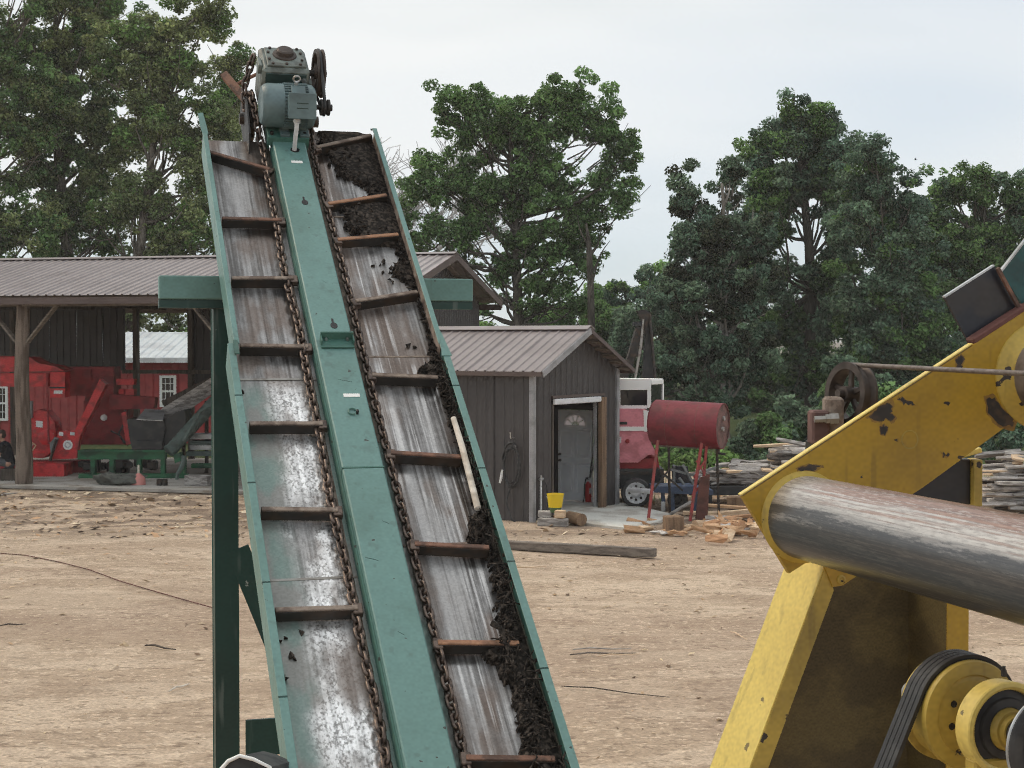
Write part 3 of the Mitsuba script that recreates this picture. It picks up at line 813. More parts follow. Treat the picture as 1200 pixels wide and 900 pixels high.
def leaves(centres, radii, n, size, cols, seed, squash=.75, droop=0.0):
    """n leaf-sized quads in clumps: bent slightly along the midrib, leaning every way but mostly upward."""
    r = np.random.default_rng(seed)
    k = r.choice(len(centres), n, p=radii ** 2 / (radii ** 2).sum())
    d = r.normal(size=(n, 3)); d /= np.linalg.norm(d, axis=1, keepdims=True)
    rr = radii[k][:, None] * r.uniform(.15, 1.0, (n, 1)) ** .55
    p = centres[k] + d * rr * [1, 1, squash]
    nrm = r.normal(size=(n, 3)) + d * .8 + [0, 0, .9]
    nrm /= np.linalg.norm(nrm, axis=1, keepdims=True)
    ax = np.cross(nrm, r.normal(size=(n, 3))); ax[:, 2] -= droop; ax /= np.linalg.norm(ax, axis=1, keepdims=True)
    ay = np.cross(nrm, ax)
    L = size * r.uniform(.6, 1.5, (n, 1)); wd = L * r.uniform(.42, .7, (n, 1))
    vs = np.stack([p - ax * L / 2, p + ay * wd / 2 + nrm * L * .08, p + ax * L / 2, p - ay * wd / 2 + nrm * L * .08], 1).reshape(-1, 3)
    b = np.arange(n)[:, None] * 4
    f = np.concatenate([b + np.array([0, 2, 1]), b + np.array([0, 3, 2])])
    cc = np.array(cols)
    tone = r.integers(0, len(cols), len(centres))
    col = cc[tone[k]] * (r.uniform(.45, 1.7, (n, 1)) ** 1.15) * (r.uniform(.72, 1.32, (len(centres), 1))[k])
    return trimesh.Trimesh(vs, f, process=False), np.repeat(np.clip(col, 0.003, 1), 4, 0)


def limb(p0, p1, r0, r1, rr, sag=.12, n=7):
    p0, p1 = np.asarray(p0, float), np.asarray(p1, float)
    t = np.linspace(0, 1, n)[:, None]
    L = np.linalg.norm(p1 - p0)
    out = p0 + (p1 - p0) * t
    out[:, 2] += (np.sin(t[:, 0] * np.pi) * -sag * L)
    out += np.sin(t * np.pi) * rr.normal(0, .05, (1, 3)) * L + np.sin(t * np.pi * 2) * rr.normal(0, .025, (1, 3)) * L
    return tube(out, np.linspace(r0, r1, n), 6)


def tree(name, label, cat, Y, trunk, lobes, n, size, cols, seed, bark='bark', clump=(.28, .72), per=15, group=None, limbs=26, r0=.22, sub=3, droop=0.0, hollow=.45, deep=.9):
    """trunk: pixels from the foot up (real depth Y); lobes: (px, py, radius px x, radius px y) of the crown at that depth, each a mass in the round."""
    r = np.random.default_rng(seed)
    key = thing(name, label, cat, group)
    tp = np.array([at(x, y, Y) for x, y in trunk]); tp[0, 2] = -.1
    tt = np.linspace(0, 1, len(tp)); q = np.linspace(0, 1, 14)
    path = np.stack([np.interp(q, tt, tp[:, k]) for k in range(3)], 1)
    path[1:-1] += r.normal(0, .05, (12, 3)) * [1, 1, .2]
    woods = [tube(path, np.interp(q, [0, .06, 1], [r0 * 1.35, r0, r0 * .25]), 9)]
    cs, rs = [], []
    for (lx, ly, ax, ay) in lobes:
        c = at(lx, ly, Y); rx, rz = ax / F * Y, ay / F * Y
        m = max(3, int(per * (rx * rz) / 2.2))
        d = r.normal(size=(m, 3)); d /= np.linalg.norm(d, axis=1, keepdims=True)
        rad = r.uniform(hollow, 1, (m, 1)) ** .8
        pos = c + d * rad * [rx * .93, min(rx, rz) * deep, rz * .93]
        for p in pos:
            for s in range(sub):
                rad_ = r.uniform(*clump) * (1 if s == 0 else .7)
                cs.append(p + r.normal(0, .36, 3) * (s > 0)); rs.append(rad_)
        for p in pos[r.permutation(m)[:max(2, int(limbs * m / 60) + 1)]]:
            z = np.clip(p[2] - r.uniform(.8, 3.5) - .25 * np.linalg.norm((p - c)[:2]), path[3, 2], path[-1, 2])
            s = np.array([np.interp(z, path[:, 2], path[:, k]) for k in range(3)])
            woods.append(limb(s, p, r0 * r.uniform(.22, .42), .018, r))
            for _ in range(2):
                e = p + r.normal(0, .45, 3); mid = s + (p - s) * r.uniform(.5, .85)
                woods.append(limb(mid, e, .035, .01, r, n=5))
    cs, rs = np.array(cs), np.array(rs)
    near = np.array([len(q_) for q_ in cKDTree(cs).query_ball_point(cs, 1.25)])
    cs, rs = cs[near > 6], rs[near > 6]
    part(key, 'trunk', join(*woods), bark, True)
    m, col = leaves(cs, rs, int(n * 1.3), size * .87, cols, seed + 1, droop=droop)
    part(key, 'crown', m, 'leaf', False, color=col)
    return key


LS = LEAF_SETS
# tall trees behind the pole barn
tree('tall_tree', 'broad leafy tree at the far left edge, rising above the mauve roof', 'tree', 66, [(-30, 560), (-25, 300), (-15, 120), (-10, 20)], [(-40, 40, 85, 90), (-60, 190, 80, 110), (10, 110, 60, 80), (0, 240, 60, 55), (30, -20, 60, 50), (30, 270, 50, 34), (-20, 285, 50, 30), (50, 130, 50, 60), (20, 312, 60, 18)], 46000, .20, LS['olive'] + LS['deep'], 21, r0=.3, per=12, deep=.6, limbs=16, hollow=.3)
tree('tall_tree', 'big leafy tree with several dark forking stems behind the mauve roof', 'tree', 69, [(85, 560), (78, 300), (70, 190), (68, 70), (60, 0)], [(75, 30, 70, 70), (105, 110, 60, 70), (50, 170, 45, 60), (95, 215, 62, 62), (60, 265, 55, 34), (120, -10, 60, 50), (110, 275, 50, 30), (130, 170, 40, 50), (45, 90, 50, 50), (90, 312, 60, 18)], 54000, .20, LS['deep'] + LS['olive'], 23, r0=.32, per=12, deep=.6, limbs=16, hollow=.3)
tree('tall_tree', 'tall tree with yellowish green crown directly behind the conveyor head on its left', 'tree', 67, [(150, 560), (160, 300), (175, 200), (190, 110), (200, 40)], [(190, 50, 58, 62), (222, 105, 46, 58), (170, 140, 55, 60), (225, 190, 44, 46), (150, 240, 55, 44), (205, 255, 46, 40), (235, 30, 34, 40), (250, 150, 34, 40), (190, 350, 46, 34), (150, 375, 40, 30), (215, 385, 40, 22), (190, 280, 50, 26), (225, 285, 40, 22), (150, 60, 44, 50), (175, 312, 60, 18), (235, 312, 40, 18)], 60000, .19, LS['olive'] + LS['fresh'][:1], 25, r0=.26, per=12, deep=.6, limbs=16, hollow=.3)
tree('tall_tree', 'thin limbed tree half hidden by the upper end of the green conveyor', 'tree', 70, [(262, 560), (258, 300), (262, 200), (270, 120)], [(258, 120, 30, 50), (270, 60, 20, 26), (272, 190, 26, 36), (250, 255, 30, 38), (290, 235, 24, 26), (285, 140, 14, 20)], 17000, .17, LS['fresh'] + LS['olive'], 27, r0=.16, per=11)
# the bare tree
bt = thing('bare_tree', 'leafless grey tree with fine twigs behind the conveyor top', 'tree')
r = np.random.default_rng(40)
woods = []


def fork(p, d, L, rad, depth):
    e = p + d * L
    mid = (p + e) / 2 + r.normal(0, .06, 3) * L
    woods.append(tube([p, mid, e], [rad, rad * .85, rad * .7], 5, False))
    if depth == 0: return
    for _ in range(3 if depth > 2 else 2 + int(r.uniform() < .6)):
        nd = unit(d + r.normal(0, .42, 3) * [1, 1, .7] + [0, 0, .10])
        fork(p + (e - p) * r.uniform(.55, 1.0), nd, L * r.uniform(.66, .84), max(rad * .66, .016), depth - 1)


for bx_, tilt in ((420, -.12), (455, .05), (475, .22)):
    b = at(bx_, 560, 72); b[2] = 0
    fork(b, unit([tilt * .35, 0, 1]), 4.8, .15, 6)
put(bt, join(*woods), 'twig_pale', True)
# the tree in the middle, and the dead snag beside it
tree('shade_tree', 'tall spreading tree with dark green leaves behind the small brown shed', 'tree', 62, [(606, 560), (607, 390), (608, 330), (606, 270), (598, 200), (600, 140)],
     [(590, 150, 46, 40), (545, 150, 40, 42), (520, 125, 22, 20), (655, 130, 52, 36), (700, 150, 40, 34), (705, 205, 38, 36), (640, 200, 50, 40), (560, 215, 55, 40), (505, 205, 36, 36), (500, 260, 36, 38), (560, 270, 40, 34),
      (670, 255, 40, 34), (640, 300, 44, 36), (585, 320, 22, 26), (520, 300, 32, 22), (655, 350, 40, 34), (672, 112, 24, 18), (640, 140, 44, 36), (560, 128, 40, 24), (735, 175, 16, 26), (722, 235, 16, 16), (625, 350, 30, 30), (560, 355, 12, 22), (690, 262, 34, 30), (682, 300, 26, 26), (600, 280, 40, 36), (610, 230, 50, 40)], 68000, .18, LS['deep'] + LS['fresh'][2:], 31, bark='bark_dark', r0=.25, clump=(.26, .62), per=13, limbs=14, deep=.75, hollow=.15)
sn = thing('dead_snag', 'broken pale dead trunk standing right of the shade tree above the shed ridge', 'tree')
r = np.random.default_rng(8)
b = [at(x, y, 60) for x, y in ((694, 560), (693, 380), (692, 330), (690, 285), (687, 262))]; b[0][2] = 0
put(sn, join(tube(b, [.17, .15, .13, .11, .03], 9), limb(at(694, 350, 60), at(702, 300, 60), .08, .02, r), limb(at(692, 320, 60), at(715, 282, 60), .06, .01, r), limb(at(691, 300, 60), at(706, 262, 60), .05, .01, r), limb(at(691, 290, 60), at(676, 250, 60), .05, .01, r)), 'bark_dark', True)
# woods on the right
tree('woodland_tree', 'dusky feathery evergreen with a bare lower trunk behind the red tank', 'tree', 58, [(849, 560), (848, 470), (847, 380), (850, 300), (846, 215)],
     [(850, 260, 40, 56), (815, 270, 34, 60), (800, 350, 44, 56), (860, 350, 56, 56), (800, 425, 50, 42), (870, 420, 46, 46), (885, 300, 26, 50), (835, 470, 54, 26), (850, 205, 18, 24), (795, 225, 14, 22), (830, 310, 50, 50), (850, 400, 60, 50)], 60000, .17, LS['blue'] + [(.060, .070, .045)], 51, bark='bark_pale', r0=.2, clump=(.25, .6), limbs=16, droop=.3, hollow=.25)
tree('woodland_tree', 'tallest tree of the woods on the right, with sky showing through its middle', 'tree', 64, [(950, 560), (950, 330), (945, 250), (935, 160), (930, 110)],
     [(930, 155, 44, 36), (962, 150, 40, 34), (905, 195, 42, 40), (980, 195, 36, 40), (940, 200, 50, 50), (900, 250, 44, 46), (985, 250, 36, 48), (972, 318, 36, 40), (900, 325, 30, 36), (980, 380, 44, 40), (915, 385, 46, 40), (945, 435, 50, 44), (886, 170, 16, 26)], 72000, .19, LS['deep'] + LS['blue'], 53, bark='bark_dark', r0=.26, limbs=12, hollow=.25)
tree('woodland_tree', 'dense round crowned tree right of the tallest tree in the woods', 'tree', 60, [(1040, 560), (1040, 380), (1038, 260), (1030, 190)],
     [(1020, 205, 36, 40), (1050, 235, 42, 42), (1010, 270, 46, 46), (1060, 300, 50, 46), (1015, 345, 52, 50), (1075, 365, 50, 46), (1030, 420, 60, 46), (1085, 430, 40, 40), (1000, 470, 60, 34), (1022, 182, 16, 16), (1040, 320, 60, 60), (1050, 400, 70, 60)], 72000, .18, LS['blue'] + LS['deep'][:1], 55, bark='bark_dark', r0=.26, limbs=12, hollow=.25)
tree('woodland_tree', 'dark tree at the right edge of the photo, above the dark steel plates', 'tree', 66, [(1160, 560), (1158, 330), (1150, 230)],
     [(1140, 215, 42, 28), (1110, 235, 26, 28), (1120, 275, 40, 40), (1175, 240, 46, 34), (1160, 300, 50, 44), (1110, 340, 44, 50), (1215, 240, 40, 40), (1225, 310, 46, 50), (1160, 375, 60, 44), (1130, 430, 60, 46), (1220, 400, 60, 60), (1150, 330, 60, 60), (1085, 262, 34, 36), (1195, 228, 40, 30), (1105, 295, 50, 50)], 76000, .19, LS['deep'] + LS['blue'][:1], 57, bark='bark_dark', r0=.28, limbs=12, hollow=.3)
tree('woodland_tree', 'low pale tree far behind the raised boom, under the open sky', 'tree', 85, [(760, 560), (760, 420), (758, 330)], [(765, 330, 34, 26), (735, 355, 32, 28), (790, 350, 34, 30), (720, 395, 34, 34), (770, 400, 44, 44), (700, 350, 20, 20)], 26000, .24, LS['blue'] + LS['fresh'][:1], 59, r0=.22)
tree('woodland_tree', 'low leafy tree far behind the shed ridge and the dead snag', 'tree', 82, [(650, 560), (650, 420), (650, 390)], [(640, 380, 40, 30), (690, 385, 34, 34), (600, 400, 40, 26), (560, 395, 28, 24)], 20000, .24, LS['deep'] + LS['fresh'][:1], 61, r0=.22)
for k, (px, Y, cols, lb) in enumerate([(760, 78, 'blue', 'dark tree deep in the woods behind the white cab'), (870, 80, 'deep', 'dark tree deep in the woods behind the tank post'), (960, 82, 'blue', 'shaded tree deep in the woods behind the rusty pulley'),
                                       (1050, 80, 'deep', 'shaded tree deep in the woods above the yellow arm'), (1150, 82, 'blue', 'shaded tree deep in the woods beyond the slab stacks at right')]):
    tree('woodland_tree', lb, 'tree', Y, [(px, 540), (px, 440), (px, 360)], [(px, 400, 60, 50), (px - 35, 450, 50, 50), (px + 35, 450, 50, 50), (px, 500, 70, 40), (px + 10, 340, 40, 40)], 20000, .26, LS[cols], 70 + k, r0=.2, per=9)


def bush(label, px, py, Y, lobes, n, cols, seed, size=.15):
    key = thing('bush', label, 'bush')
    r = np.random.default_rng(seed)
    cs, rs, st2 = [], [], []
    foot = at(px, py, Y); foot[2] = -.05
    for lx, ly, ax, ay in lobes:
        c = at(lx, ly, Y); rx, rz = ax / F * Y, ay / F * Y
        for _ in range(max(4, int(10 * rx * rz))):
            d = unit(r.normal(size=3)) * r.uniform(.4, 1) ** .7
            cs.append(c + d * [rx, rx * .7, rz]); rs.append(r.uniform(.22, .5))
    cs = np.array(cs); cs[:, 2] = np.maximum(cs[:, 2], .15)
    for p in cs[::3]: st2.append(limb(foot + r.normal(0, .15, 3) * [1, 1, 0], p, .025, .008, r, n=5))
    part(key, 'stems', join(*st2), 'bark', True)
    m, col = leaves(cs, np.array(rs), n, size, cols, seed + 1)
    part(key, 'foliage', m, 'leaf', False, color=col)


bush('light green bush under and behind the red tank', 810, 575, 44, [(800, 540, 34, 26), (830, 555, 30, 22), (790, 565, 20, 14)], 5000, LS['fresh'], 81)
bush('leafy bush between the red tank and the yellow arm', 890, 575, 46, [(885, 520, 36, 26), (870, 545, 30, 22), (920, 530, 30, 26), (900, 500, 24, 20)], 6500, LS['fresh'][2:] + LS['blue'], 83)
bush('tall bluish bush behind the yellow arm and the rusty pulley', 965, 575, 48, [(950, 480, 40, 40), (985, 500, 44, 40), (1000, 460, 44, 40), (930, 520, 30, 26)], 8500, LS['blue'] + LS['fresh'][2:], 85, .17)
bush('dark bush at far right above the weathered slab stack', 1140, 575, 48, [(1120, 500, 50, 32), (1170, 510, 50, 30), (1200, 480, 40, 40), (1080, 520, 40, 30)], 8500, LS['blue'] + LS['deep'], 87, .17)
bush('small bush low behind the trailer and the brown shed', 745, 575, 50, [(745, 540, 40, 30), (720, 560, 30, 20)], 4000, LS['deep'], 89)

# weeds and grass at the edge of the yard
r = np.random.default_rng(14)
n = 7000
x = r.uniform(2, 16, n); y = r.uniform(33.5, 46, n)
k = r.uniform(0, 1, n) < np.clip((y - 33) / 9, .08, 1) * np.clip(meshkit.fbm(np.stack([x * .7, y * .7, 0 * x], -1), 3, 6) * 2 - .6, 0, 1)
x, y = x[k], y[k]; n = len(x)
h = r.uniform(.12, .45, n); th = r.uniform(0, 2 * np.pi, n)
b = np.stack([x, y, ground_z(x, y)], 1); dx = np.stack([np.cos(th), np.sin(th), 0 * th], 1) * .012
tip = b + np.stack([r.normal(0, .12, n), r.normal(0, .12, n), h], 1)
vs = np.stack([b - dx, b + dx, tip], 1).reshape(-1, 3)
solo('grass', 'rough grass and weeds along the edge of the woods behind the yard', 'grass', trimesh.Trimesh(vs, np.arange(n * 3).reshape(-1, 3), process=False), 'leaf', False, kind='stuff',
     color=np.repeat(np.array(LS['fresh'])[r.integers(0, 3, n)], 3, 0))

# ------------------------------------------------------------------ the green chain conveyor
def cv(s, t, n=0.0):
    """A point on the conveyor: s metres up the incline, t to the right of its middle, n off the plane of its rails."""
    return P0 + U3 * s + V3 * t + W3 * n


def cpix(px, py, n=0.0):
    q = on_plane(px, py, P0 + W3 * n, W3) - P0
    return q @ U3, q @ V3


CA = [U3, V3, W3]
con = thing('chain_conveyor', 'long green inclined chain conveyor with rusty flight bars and a motor at its top', 'conveyor')
DN = -.10                                                      # depth of the deck below the rails
# middle beam: a long box with dark sides
BH = .048
for a0, a1, off in ((-1.6, 1.72, 0), (1.722, 4.70, 0)):
    part(con, 'centre_beam', box(cv((a0 + a1) / 2, .003, -.055), [(a1 - a0) / 2, .099, .055], CA, .006), 'green_paint')
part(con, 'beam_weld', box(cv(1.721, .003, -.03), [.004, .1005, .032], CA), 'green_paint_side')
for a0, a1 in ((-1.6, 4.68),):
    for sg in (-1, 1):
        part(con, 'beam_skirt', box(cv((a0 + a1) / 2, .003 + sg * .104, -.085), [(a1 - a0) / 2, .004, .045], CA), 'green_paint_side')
# keyhole slots, a bracket and stickers on the beam
for px, py, sc in ((357, 236, 1.0), (391, 380, 1.0)):
    s, t = cpix(px, py)
    pts = [cv(s + .026 * math.sin(a) - .012, t + .019 * math.cos(a), .0005) for a in np.linspace(0, 2 * math.pi, 15)[:-1]]
    part(con, 'keyhole', join(extrude(pts, W3 * .0015), box(cv(s + .025, t - .002, .0012), [.022, .0055, .0009], CA)), 'black_plain')
s, t = cpix(413, 483)
part(con, 'lifting_eye', tube([cv(s + .022 * math.sin(a), t + .02 * math.cos(a), .006) for a in np.linspace(.4, 5.2, 14)], .004, 6), 'green_paint_side')
part(con, 'lifting_eye', box(cv(s - .01, t + .022, .01), [.008, .006, .012], CA, .002), 'black_plain')
s, t = cpix(399, 400)
bk2 = part(con, 'bracket', join(box(cv(s - .028, .012, .008), [.035, .085, .004], CA), box(cv(s + .008, .012, .028), [.005, .085, .028], CA, .001), *[box(cv(s - .02, .012 + q * .083, .022), [.026, .003, .018], CA) for q in (-1, 1)]), 'green_paint_side')
for q in (-.055, .055):
    part(bk2, 'bolt', cyl(cv(s - .002, .012 + q, .02), cv(s - .014, .012 + q, .02), .008, n=6), 'bright_steel')
for px, py, w_ in ((412, 463.5, .041), (348, 190, .034)):
    s, t = cpix(px, py)
    part(con, 'sticker', box(cv(s, t, .0015), [.012, w_, .0012], CA), 'white_paint', label='blank white sticker')
for px, py, L_, W_ in ((404, 446, .003, .07), (436, 655, .004, .055), (452, 612, .003, .03), (380, 330, .002, .02), (470, 742, .003, .025)):
    s, t = cpix(px, py)
    part(con, 'scratch', tube([cv(s + .01, t - W_ * .5, .0003), cv(s, t, .0006), cv(s - .012, t + W_ * .5, .0003)], L_ * .35, 5), 'dark_green_paint')
# side rails: upper and lower lengths, channel shaped (web with a flange on top)
rail_l = [(-1.6, 2.66, -.545), (2.66, 4.72, -.512)]
rail_r = [(-1.6, 2.66, .592), (2.66, 4.86, .579)]
for k, ((a0, a1, t), sg) in enumerate([(rail_l[0], -1), (rail_l[1], -1), (rail_r[0], 1), (rail_r[1], 1)]):
    inn = -sg
    fw = .014 if k % 2 else .018
    part(con, 'rail', join(box(cv((a0 + a1) / 2, t + inn * .005, -.075), [(a1 - a0) / 2, .004, .075], CA), box(cv((a0 + a1) / 2, t + inn * fw, .002), [(a1 - a0) / 2, fw, .004], CA, .0015)), 'green_paint')
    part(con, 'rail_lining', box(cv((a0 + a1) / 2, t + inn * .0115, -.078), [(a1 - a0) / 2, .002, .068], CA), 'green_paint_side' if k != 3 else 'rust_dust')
    if k % 2 == 0:
        for s in np.arange(-.2, 2.6, .62):
            part(con, 'rail_joint', box(cv(s + .03 * sg, t + inn * fw, .0045), [.004, fw * 1.02, .003], CA), 'dark_green_paint')
            for ds in (-.03, .035):
                part(con, 'bolt', cyl(cv(s + ds + .07, t + inn * .008, -.03), cv(s + ds + .07, t + inn * .034, -.03), .009, n=6), 'dark_steel')
# bent, torn end of the left rail and gussets where the lengths lap
part(con, 'rail_end', extrude([cv(4.715, -.512, .004), cv(4.715, -.478, .004), cv(4.80, -.484, .012), cv(4.92, -.496, .03), cv(4.915, -.527, .03), cv(4.80, -.522, .012)], W3 * -.006), 'green_paint')
part(con, 'rail_end', extrude([cv(4.86, .540, .0), cv(4.86, .583, .0), cv(4.885, .583, -.02), cv(4.88, .55, -.02)], W3 * -.006), 'green_paint')
part(con, 'gusset', box(cv(2.62, -.505, .012), [.055, .012, .003], CA), 'green_paint_side')
part(con, 'gusset', extrude([cv(2.76, .580, .006), cv(2.55, .60, .006), cv(2.55, .545, .006)], W3 * .004), 'green_paint')
# deck sheets, left and right, with lapped seams
for nm, t0, t1, segs in (('left_deck', -.535, -.10, [(-1.6, -.12), (-.12, 1.12), (1.12, 2.50), (2.50, 4.80)]), ('right_deck', .105, .575, [(-1.6, 1.30), (1.30, 2.68), (2.68, 4.0), (4.0, 4.95)])):
    for k, (a0, a1) in enumerate(segs):
        if nm == 'left_deck' and k == 3: t0 = -.505
        part(con, 'deck_sheet', box(cv((a0 + a1) / 2, (t0 + t1) / 2, DN - .003 + .0025 * (k % 2)), [(a1 - a0) / 2 + .012, (t1 - t0) / 2, .003], CA, .001), 'deck_steel')
        if k:
            part(con, 'seam', box(cv(a0 - .006, (t0 + t1) / 2, DN + .003), [.007, (t1 - t0) / 2 - .004, .0022], CA, .001), 'rust_dust' if nm == 'right_deck' else 'bare_steel')
part(con, 'wear_strip', box(cv(1.2, -.142, DN + .003), [2.2, .018, .003], CA, .001), 'rust_dust')
part(con, 'wear_strip', box(cv(3.4, .152, DN + .003), [1.4, .022, .003], CA, .001), 'rust_dust')
# under-frame
for sg in (-.3, .3):
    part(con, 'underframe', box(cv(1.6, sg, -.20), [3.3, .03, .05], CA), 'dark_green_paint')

# flights: rusty bars on the two chains, each as it hangs
fl = [((244, 176), (317, 197), 'rust_bar'), ((260, 254), (330, 256), 'rust_bar'), ((271, 324), (344, 324), 'rust_dust'), ((281, 402.5), (361, 404), 'rust_dust'), ((292, 494), (378, 494), 'rust_dust'), ((306, 594), (396, 595), 'rust_dust'), ((322, 712), (419, 709), 'rust_dust'),
      ((370, 171), (434, 157), 'rust_dust'), ((384, 237), (452, 227), 'rust_orange'), ((395, 279), (466, 273), 'rust_orange'), ((416, 351), (488, 340), 'rust_dust'), ((436, 437), (513, 440), 'rust_dust'), ((458, 528), (541, 533), 'rust_bar'), ((486, 634.5), (573, 639), 'rust_bar'), ((513, 750), (608, 751), 'rust_orange'), ((546, 884.5), (650, 886), 'rust_bar')]
for (a, b, mm) in fl:
    nt = -.035
    (s0, t0), (s1, t1) = cpix(*a, nt), cpix(*b, nt)
    d = unit(U3 * (s1 - s0) + V3 * (t1 - t0)); e = np.cross(W3, d)
    L = math.hypot(s1 - s0, t1 - t0)
    c = cv((s0 + s1) / 2, (t0 + t1) / 2, 0)
    f1 = part(con, 'flight', box(c + W3 * -.058 - e * .013, [L / 2, .013, .028], [d, e, W3], .003), mm)
    part(f1, 'web', box(c + W3 * -.064 - e * .0275, [L / 2 - .002, .0025, .027], [d, e, W3], .0008), 'dark_steel')  # dark strip paints in the shade of the down-facing front
    hc_ = c + d * (L / 2 if t0 < 0 else -L / 2)
    part(f1, 'attachment', box(hc_ - e * .012 + W3 * -.055, [.022, .030, .018], [d, e, W3], .004), 'chain_steel')

# the two chains: every link is its own piece
def link_mesh(pitch=.0495, w=.054, r=.0088, n=20, k=7):
    L = pitch / 2 + r
    ws = w / 2 - r
    pts = []
    for i_ in range(n):
        a = 2 * math.pi * i_ / n
        x, y = math.cos(a), math.sin(a)
        pts.append([(L - ws) * (1 if x >= 0 else -1) + ws * x if abs(x) > 1e-9 else 0, ws * y * 1.0, 0])
    pts = np.array(pts)
    v, f = [], []
    for i_ in range(n):
        tn = unit(pts[(i_ + 1) % n] - pts[i_ - 1]); nr = np.cross(tn, [0, 0, 1])
        for j_ in range(k):
            a = 2 * math.pi * j_ / k
            v.append(pts[i_] + r * (math.cos(a) * nr + math.sin(a) * np.array([0, 0, 1])))
    for i_ in range(n):
        for j_ in range(k):
            a, b = i_ * k + j_, i_ * k + (j_ + 1) % k
            c, d = ((i_ + 1) % n) * k + j_, ((i_ + 1) % n) * k + (j_ + 1) % k
            f += [[a, b, d], [a, d, c]]
    m = trimesh.Trimesh(np.array(v), np.array(f), process=False)
    m.fix_normals()
    return m


LINK = skin_ply(link_mesh(), 'chain_steel', True)
rl = np.random.default_rng(3)


def chain(path, label):
    key = numbered(con + '__chain')
    labels[key] = {'label': label}
    path = np.asarray(path, float)
    seg = np.r_[0, np.cumsum(np.linalg.norm(np.diff(path, axis=0), axis=1))]
    m = int(seg[-1] / .0495)
    for q in range(m):
        a = np.array([np.interp(q * .0495, seg, path[:, k]) for k in range(3)])
        b = np.array([np.interp((q + 1) * .0495, seg, path[:, k]) for k in range(3)])
        x = unit(b - a)
        y = unit(V3 - x * (V3 @ x)); z = np.cross(x, y)
        roll = (.35 if q % 2 else .35 + math.pi / 2) + rl.normal(0, .12)
        y2 = y * math.cos(roll) + z * math.sin(roll); z2 = np.cross(x, y2)
        M = np.eye(4); M[:3, 0], M[:3, 1], M[:3, 2], M[:3, 3] = x, y2, z2, (a + b) / 2
        k2 = numbered(key + '__link')
        scene[k2] = {**LINK, 'to_world': T(M.tolist())}


SC = cv(5.02, 0, -.06)                                            # head shaft
wr = [SC + (W3 * math.cos(a) + U3 * math.sin(a)) * .165 for a in np.linspace(-.35, math.pi * .9, 26)]
lt = [cv(s, -.158 + .006 * math.sin(s * 3.1) + .004 * math.sin(s * 7), -.058 + .004 * math.sin(s * 5)) for s in np.arange(-1.2, 4.62, .06)]
chain(lt + [cv(4.72, -.168, -.02), cv(4.82, -.178, .03)] + [p + V3 * -.195 for p in wr[3:]], 'rusty drag chain along the left side of the beam')
rt = [cv(s, .160 + .004 * math.sin(s * 2.3), -.066 + .004 * math.sin(s * 4)) for s in np.arange(-1.2, 4.72, .06)]
chain(rt + [cv(4.8, .16, -.03), cv(4.88, .165, .03)] + [p + V3 * .165 for p in wr[4:]], 'rusty drag chain along the right side of the beam')
# return chain seen looping up beside the gearbox
gl = [cv(5.0, -.235, .02), cv(5.10, -.235, .12), cv(5.16, -.205, .20), cv(5.20, -.185, .27), cv(5.21, -.16, .33)]
tt = np.linspace(0, 1, 20)
chain(np.stack([np.interp(tt, np.linspace(0, 1, 5), np.array(gl)[:, k]) for k in range(3)], 1), 'short chain hanging over the left side of the gearbox')

# head: sprockets, shaft, mounting plate, gearbox, motor, belt drive
part(con, 'head_shaft', cyl(SC - V3 * .26, SC + V3 * .235, .035, n=16), 'dark_steel')
for t in (-.195, .165):
    prof = [(-.022, 0), (-.022, .11), (-.018, .14), (.018, .14), (.022, .11), (.022, 0)]
    sp = part(con, 'sprocket', lathe(SC + V3 * t, V3, prof, 28), 'dark_steel')
    part(sp, 'teeth', join(*[box(SC + V3 * t + (U3 * math.cos(a) + W3 * math.sin(a)) * .148, [.018, .012, .012], [U3 * math.cos(a) + W3 * math.sin(a), V3, -U3 * math.sin(a) + W3 * math.cos(a)], .004) for a in np.arange(11) * 2 * math.pi / 11]), 'dark_steel')
part(con, 'side_plate', extrude([cv(4.66, -.225, -.12), cv(4.72, -.225, .02), cv(4.95, -.225, .10), cv(5.2, -.225, .04), cv(5.2, -.225, -.15), cv(4.9, -.225, -.2)], V3 * -.010), 'black_rubber', label='dark greasy bearing plate on the left of the head')
part(con, 'mount_plate', join(box(cv(4.86, 0, .018), [.20, .125, .008], CA, .002), *[box(cv(4.84, q, -.02), [.17, .005, .04], CA) for q in (-.12, .12)], box(cv(4.665, 0, .0), [.006, .125, .028], CA)), 'green_paint_side')
part(con, 'bolt', join(*[cyl(cv(4.70, q, .026), cv(4.70, q, .045), .012, n=6) for q in (-.10, .10)]), 'dark_steel')
gb = part(con, 'gearbox', box(cv(5.10, -.005, .175), [.145, .145, .155], CA, .018), 'gearbox_paint', label='dirty grey gearbox with a bolted top cover')
part(gb, 'cover_plate', box(cv(5.10, 0.0, .336), [.115, .118, .008], CA, .004), 'gearbox_paint')
part(gb, 'front_panel', box(cv(4.951, -.005, .225), [.005, .125, .080], CA, .003), 'gearbox_dark')
part(gb, 'boss', lathe(cv(5.12, 0, .344), W3, [(0, .075), (.008, .072), (.012, .055), (.035, .052), (.042, .042), (.042, 0)], 28), 'sheave_iron')
for a in np.arange(10) * 2 * math.pi / 10:
    q = (.098 * np.sign(round(math.cos(a), 3)) if abs(math.cos(a)) > .7 else .098 * math.cos(a) / .7, .1 * np.sign(round(math.sin(a), 3)) if abs(math.sin(a)) > .7 else .1 * math.sin(a) / .7)
    part(gb, 'bolt', cyl(cv(5.10 + q[0], q[1], .342), cv(5.10 + q[0], q[1], .354), .009, n=6), 'sheave_iron')
part(gb, 'plug', cyl(cv(4.946, .105, .27), cv(4.93, .105, .27), .016, n=6), 'bright_steel')
